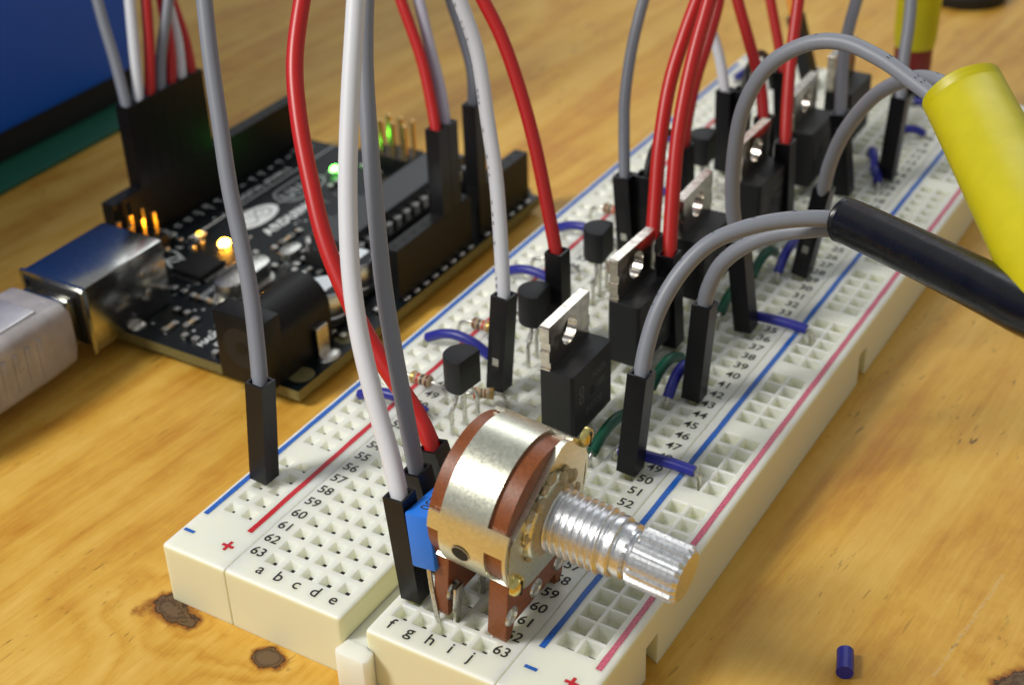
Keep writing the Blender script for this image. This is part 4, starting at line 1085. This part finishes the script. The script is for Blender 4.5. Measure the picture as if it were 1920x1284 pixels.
# usb socket
bm = newbm(); u0, u1, v0, v1, h0, h1 = -6.3, 10.0, 31.9, 43.9, zt, zt + 10.8
box(bm, u0, u1, v0, v1, h0, h1, bev=.35)
usb = link('usb_socket', bm, 'usb_steel', mb, smooth=30)
bm = newbm(); box(bm, u0 - .12, u0 + .05, v0 + 1.1, v1 - 1.1, h0 + 1.2, h1 - 1.1); link('opening', bm, 'housing_in', usb)
bm = newbm(); 
for a, b in ((v0 - .25, v0 + .35), (v1 - .35, v1 + .25)): box(bm, u0 - .45, u0 + .15, a, b, h0 + .1, h1 + .1)
box(bm, u0 - .45, u0 + .15, v0 + .35, v1 - .35, h1 - .35, h1 + .12)
link('flared_lip', bm, 'usb_steel', usb)
bm = newbm()
for (u, h) in ((5.2, 7.4), (8.0, 6.6), (5.6, 4.0)): bmesh.ops.create_uvsphere(bm, u_segments=12, v_segments=8, radius=.55, matrix=T(u, v0 - .03, zt + h) @ Matrix.Diagonal((1, .35, 1.2, 1)))
link('dimples', bm, 'tin', usb, smooth=True)
bm = newbm(); bmesh.ops.create_uvsphere(bm, u_segments=16, v_segments=8, radius=1.2, matrix=T(2.2, v0 - .2, zt) @ Matrix.Diagonal((1.1, .9, .5, 1))); link('solder_blob', bm, 'tin', usb, smooth=True)
# dc jack
bm = newbm()
box(bm, -1.9, 1.6, 3.1, 12.1, zt, zt + 11, bev=.2)
prof = [(3.3, 0), (3.3, 6.3)] + [(7.6 + 4.35 * math.cos(a), 6.3 + 4.3 * math.sin(a)) for a in [math.pi - math.pi * k / 20 for k in range(21)]] + [(11.9, 6.3), (11.9, 0)]
seen = []; [seen.append(p) for p in prof if not seen or (Vector(p) - Vector(seen[-1])).length > 1e-3]
vl = [bm.verts.new((1.6, v, zt + h)) for v, h in seen]; vh = [bm.verts.new((12.5, v, zt + h)) for v, h in seen]
bm.faces.new(vl); bm.faces.new(vh)
for i in range(len(seen)): bm.faces.new((vl[i], vl[(i + 1) % len(seen)], vh[(i + 1) % len(seen)], vh[i]))
jack = link('power_jack', bm, 'header', mb, smooth=30)
bm = newbm(); lathe(bm, [(-1.92, 3.2), (-1.88, 3.2)], 30, 'X', (0, 7.6, zt + 5.8)); link('jack_opening', bm, 'case_black', jack)
bm = newbm(); lathe(bm, [(-1.97, 1.0), (-1.6, 1.0)], 16, 'X', (0, 7.6, zt + 5.8)); link('centre_pin', bm, 'header', jack, smooth=40)
bm = newbm(); box(bm, 8.1, 10.6, 2.4, 2.75, zt + .3, zt + 4.6, bev=.1); box(bm, 8.1, 10.6, 2.4, 3.4, zt + 4.5, zt + 4.8, bev=.1); link('side_contact', bm, 'tin', jack)
bm = newbm(); bmesh.ops.create_uvsphere(bm, u_segments=20, v_segments=8, radius=1.7, matrix=T(9.4, 1.75, zt) @ Matrix.Diagonal((1.25, .8, .3, 1))); link('solder_pool', bm, 'tin', mb, smooth=True)
bm = newbm(); lathe(bm, [(zt, 1.9), (zt + .03, 1.85)], 28, 'Z', (15.0 - 11.4, 2.3, 0)); link('fixing_ring', bm, 'pcb_edge', mb)
bm = newbm(); lathe(bm, [(zt, 1.7), (zt + .03, 1.65)], 28, 'Z', (14.4, 2.5, 0)); link('fixing_ring', bm, 'pcb_edge', mb)
# electrolytic cans
for u, v in ((26.3, 9.2), (17.6, 8.0)):
    bm = newbm(); box(bm, u - 3.2, u + 3.2, v - 3.2, v + 3.2, zt, zt + .9, bev=.2); base = link('can_capacitor', bm, 'header', mb)
    bm = newbm(); lathe(bm, [(zt + .9, 2.9), (zt + 1.5, 3.1), (zt + 1.7, 2.95), (zt + 1.9, 3.1), (zt + 5.3, 3.1), (zt + 5.6, 2.85)], 36, 'Z', (u, v, 0)); link('can', bm, 'alu_can', base, smooth=40)
    bm = newbm(); pts = [(u + 2.8 * math.cos(a), v + 2.8 * math.sin(a), zt + 5.62) for a in [math.radians(200 + 10 * k) for k in range(15)]]; bm.faces.new([bm.verts.new(p) for p in pts]); link('polarity_mark', bm, 'header', base)
# small smd chips, regulator, crystal, resistors
bm = newbm(); box(bm, 16.3, 22.3, 31.8, 37.8, zt + .15, zt + 1.1, bev=.08); q = link('usb_chip', bm, 'header', mb)
bm = newbm()
for k in range(8):
    for (a, b, c_, d) in ((16.9 + k * .68, 17.2 + k * .68, 31.0, 31.85), (16.9 + k * .68, 17.2 + k * .68, 37.75, 38.6), (15.5, 16.35, 32.3 + k * .68, 32.6 + k * .68), (22.25, 23.1, 32.3 + k * .68, 32.6 + k * .68)):
        box(bm, a, b, c_, d, zt + .05, zt + .3)
link('fine_legs', bm, 'tin', q)
bm = newbm(); prism(bm, pill(18.2, 24.6, 5.4, 2.3), zt + .4, zt + 3.4, bev=.3); x_ = link('crystal', bm, 'tin', mb, smooth=35)
bm = newbm(); prism(bm, pill(18.2, 24.6, 5.8, 2.7), zt, zt + .45); link('rim', bm, 'tin', x_)
bm = newbm(); prism(bm, pill(29.5, 24.5, 2.2, 1.3), zt + .2, zt + 1.6, bev=.2); link('crystal', bm, 'tin', mb, smooth=35)
bm = newbm(); box(bm, 8.8, 12.6, 15.2, 21.6, zt + .1, zt + 1.7, bev=.1); rg = link('voltage_regulator', bm, 'header', mb)
bm = newbm()
for k in range(3): box(bm, 7.4, 8.9, 15.9 + k * 2.3, 16.9 + k * 2.3, zt + .05, zt + .4)
box(bm, 12.5, 14.3, 16.8, 20.0, zt + .05, zt + .4); link('regulator_legs', bm, 'tin', rg)
random.seed(11)
spots = [(24, 30, 0), (26.5, 30, 0), (12.5, 26.5, 1), (12.5, 29, 1), (14.5, 22.5, 0), (26, 20, 1), (27.4, 18, 1), (28.6, 21.8, 0), (31.2, 28.3, 0), (33.4, 28.3, 0), (35.6, 28.3, 0), (25, 40.2, 0), (25, 44.8, 1), (21.5, 44.6, 1), (4, 27, 0), (6.4, 25, 0), (8.2, 28.4, 1), (3.2, 22.4, 1), (23.6, 14.2, 1), (35, 24.2, 1), (1.8, 15.4, 1), (3.6, 14.2, 0), (12.8, 33, 1), (60, 30, 1), (62, 33, 0), (53, 33.5, 0), (6.8, 13.6, 1), (13, 13.4, 0), (22.4, 26.0, 1), (24.6, 24.6, 0), (31.4, 24, 1), (14.2, 3.8, 1), (23.4, 2.6, 0)]
for (u, v, r_) in spots:
    bm = newbm(); a, b = (1.0, .5) if not r_ else (.5, 1.0)
    box(bm, u - a * .6, u + a * .6, v - b * .6, v + b * .6, zt + .05, zt + .55, bev=.05)
    c_ = link('chip_resistor', bm, random.choice(['header', 'resistor', 'header']), mb)
    bm = newbm()
    for s_ in (-1, 1):
        if not r_: box(bm, u + s_ * a - .45, u + s_ * a + .45, v - b, v + b, zt, zt + .6, bev=.1)
        else: box(bm, u - a, u + a, v + s_ * b - .45, v + s_ * b + .45, zt, zt + .6, bev=.1)
    link('end_caps', bm, 'tin', c_)
# vias / plated dots
bm = newbm()
for i in range(70):
    u, v = random.uniform(2, 63), random.uniform(10, 46)
    lathe(bm, [(zt, .28), (zt + .025, .26)], 8, 'Z', (u, v, 0))
for i in range(26):   # copper tracks just visible under the mask
    u, v = random.uniform(10, 55), random.uniform(22, 44); l_ = random.uniform(2, 7)
    box(bm, u, u + l_, v, v + .13, zt, zt + .012) if i % 2 else box(bm, u, u + .13, v, v + l_ * .6, zt, zt + .012)
link('plated_dots', bm, 'silk_dim', mb)
def led(u, v, m, name, r=.55):
    bm = newbm(); box(bm, u - 1.0, u + 1.0, v - .62, v + .62, zt + .05, zt + .45, bev=.05); o = link('led', bm, 'silk', mb)
    bm = newbm(); bmesh.ops.create_uvsphere(bm, u_segments=14, v_segments=8, radius=r, matrix=T(u, v, zt + .5) @ Matrix.Diagonal((1.2, 1, .8, 1))); link(name, bm, m, o, smooth=True)
led(27.3, 36.3, 'led_orange', 'lit_dome', .92); led(27.9, 42.1, 'led_yellow', 'lit_dome', .42); led(57.4, 36.6, 'led_green', 'lit_dome', .75)
# programming pins
def pins(u, v, nu, nv, hgt=8.0, nm='programming_header'):
    bm = newbm(); box(bm, u - 1.27, u + (nu - 1) * P + 1.27, v - 1.27, v + (nv - 1) * P + 1.27, zt, zt + 2.5, bev=.2); h = link(nm, bm, 'header', mb)
    for i in range(nu):
        for j in range(nv):
            bm = newbm(); box(bm, u + i * P - .32, u + i * P + .32, v + j * P - .32, v + j * P + .32, zt + 2.4, zt + hgt, bev=.08); link('pin', bm, 'gold', h)
pins(63.6, 25.4, 2, 3, 8.6); pins(16.6, 45.3, 3, 2, 6.6)
# reset button
bm = newbm(); box(bm, 3.0, 9.0, 46.2, 52.0, zt, zt + 3.4, bev=.2); rb = link('reset_button', bm, 'tin', mb)
bm = newbm(); lathe(bm, [(zt + 3.4, 1.7), (zt + 4.6, 1.6)], 20, 'Z', (6, 49, 0)); link('plunger', bm, 'dark_red', rb, smooth=40)

# ================================================================ usb plug and lead
up = thing('usb_plug', 'milky translucent usb plug pushed into the metal socket, leaving the frame at the left', 'usb plug', (-61.7, 27.6, -.3), 0)
bm = newbm(); box(bm, -4.2, 4.2, -4.2, .6, -3.9, 3.9, bev=.5); link('metal_shroud', bm, 'usb_steel', up, smooth=30)
bm = newbm()
secs = [(-2.6, 5.5, 4.2), (-3.4, 6.1, 5.1), (-9, 6.3, 5.3), (-19, 6.3, 5.3), (-27, 5.9, 4.8), (-33, 4.3, 3.8), (-41, 3.0, 2.9)]
rings = []
for (y, a, b) in secs:
    ring = []
    for k in range(32):
        t_ = 2 * math.pi * k / 32; c_, s_ = math.cos(t_), math.sin(t_)
        ring.append(bm.verts.new((a * math.copysign(abs(c_) ** .35, c_), y + random.uniform(-.03, .03), b * math.copysign(abs(s_) ** .35, s_) - .3)))
    rings.append(ring)
for a, b in zip(rings[:-1], rings[1:]):
    for k in range(32): bm.faces.new((a[k], a[(k + 1) % 32], b[(k + 1) % 32], b[k]))
bm.faces.new(rings[0]); bm.faces.new(rings[-1])
grip = link('moulded_grip', bm, 'plug', up, smooth=40)
bm = newbm(); box(bm, -3.9, 3.9, -25, -7, 4.7, 5.22, bev=.3); link('raised_panel', bm, 'plug', grip, smooth=30)
for k in range(6): bm = newbm(); box(bm, 5.9, 6.5, -21 + k * 2.2, -20 + k * 2.2, -3.2, 2.6, bev=.2); link('grip_ridge', bm, 'plug', grip, smooth=30)
bm = newbm(); tube(bm, [(0, -38, -.3), (0, -60, -3), (-6, -100, -5.4), (-20, -150, -5.4)], 2.4, 18, 8); link('lead', bm, 'plug', up, smooth=60)

# ================================================================ blue case on a green mat, far left
bm = newbm(); box(bm, -330, -111.0, -60, 107, TZ, TZ + 1.0, bev=.2)
o = link('cutting_mat', bm, 'mat_green'); tag(o, 'green mat under the blue case at the left edge', 'mat')
bc = thing('equipment_case', 'large blue box on a black base at the upper left', 'case', (-118, 40, TZ + 1.0))
bm = newbm(); box(bm, -120, -1.2, -110, 64.5, 0, 6.5, bev=.4); link('base', bm, 'case_black', bc)
bm = newbm(); box(bm, -121, 0, -111, 66, 5.6, 95, bev=1.4); link('shell', bm, 'blue_case', bc, smooth=30)
# ================================================================ far end bits
ys_ = thing('sleeved_plug', 'yellow sleeve with a dark red collar standing on the far end of the breadboard', 'plug', (21.0, 155.0, 0))
bm = newbm(); lathe(bm, [(9.8, 2.0), (10.0, 3.5), (12, 3.7), (24, 3.9), (40, 3.9), (60, 3.6)], 28, 'Z', (0, 0, 0)); link('yellow_sleeve', bm, 'tube_yellow', ys_, smooth=50)
bm = newbm(); lathe(bm, [(5.4, 2.8), (5.8, 3.3), (9.9, 3.3)], 24, 'Z'); link('red_collar', bm, 'dark_red', ys_, smooth=40)
for k in (-1, 0, 1):
    bm = newbm(); box(bm, k * 2.2 - .9, k * 2.2 + .9, -.9, .9, 0.4, 5.6, bev=.1); link('pin_shroud', bm, 'header', ys_)
    bm = newbm(); box(bm, k * 2.2 - .25, k * 2.2 + .25, -.25, .25, -3, .5); link('pin', bm, 'tin', ys_)
bm = newbm(); lathe(bm, [(TZ, 8.6), (TZ + .6, 9), (TZ + 2.6, 9), (TZ + 3.2, 8.4)], 48, 'Z', (8.9, 231.5, 0))
o = link('metal_lid', bm, 'case_black', smooth=40); tag(o, 'dark round lid lying on the wood at the top right edge', 'lid')
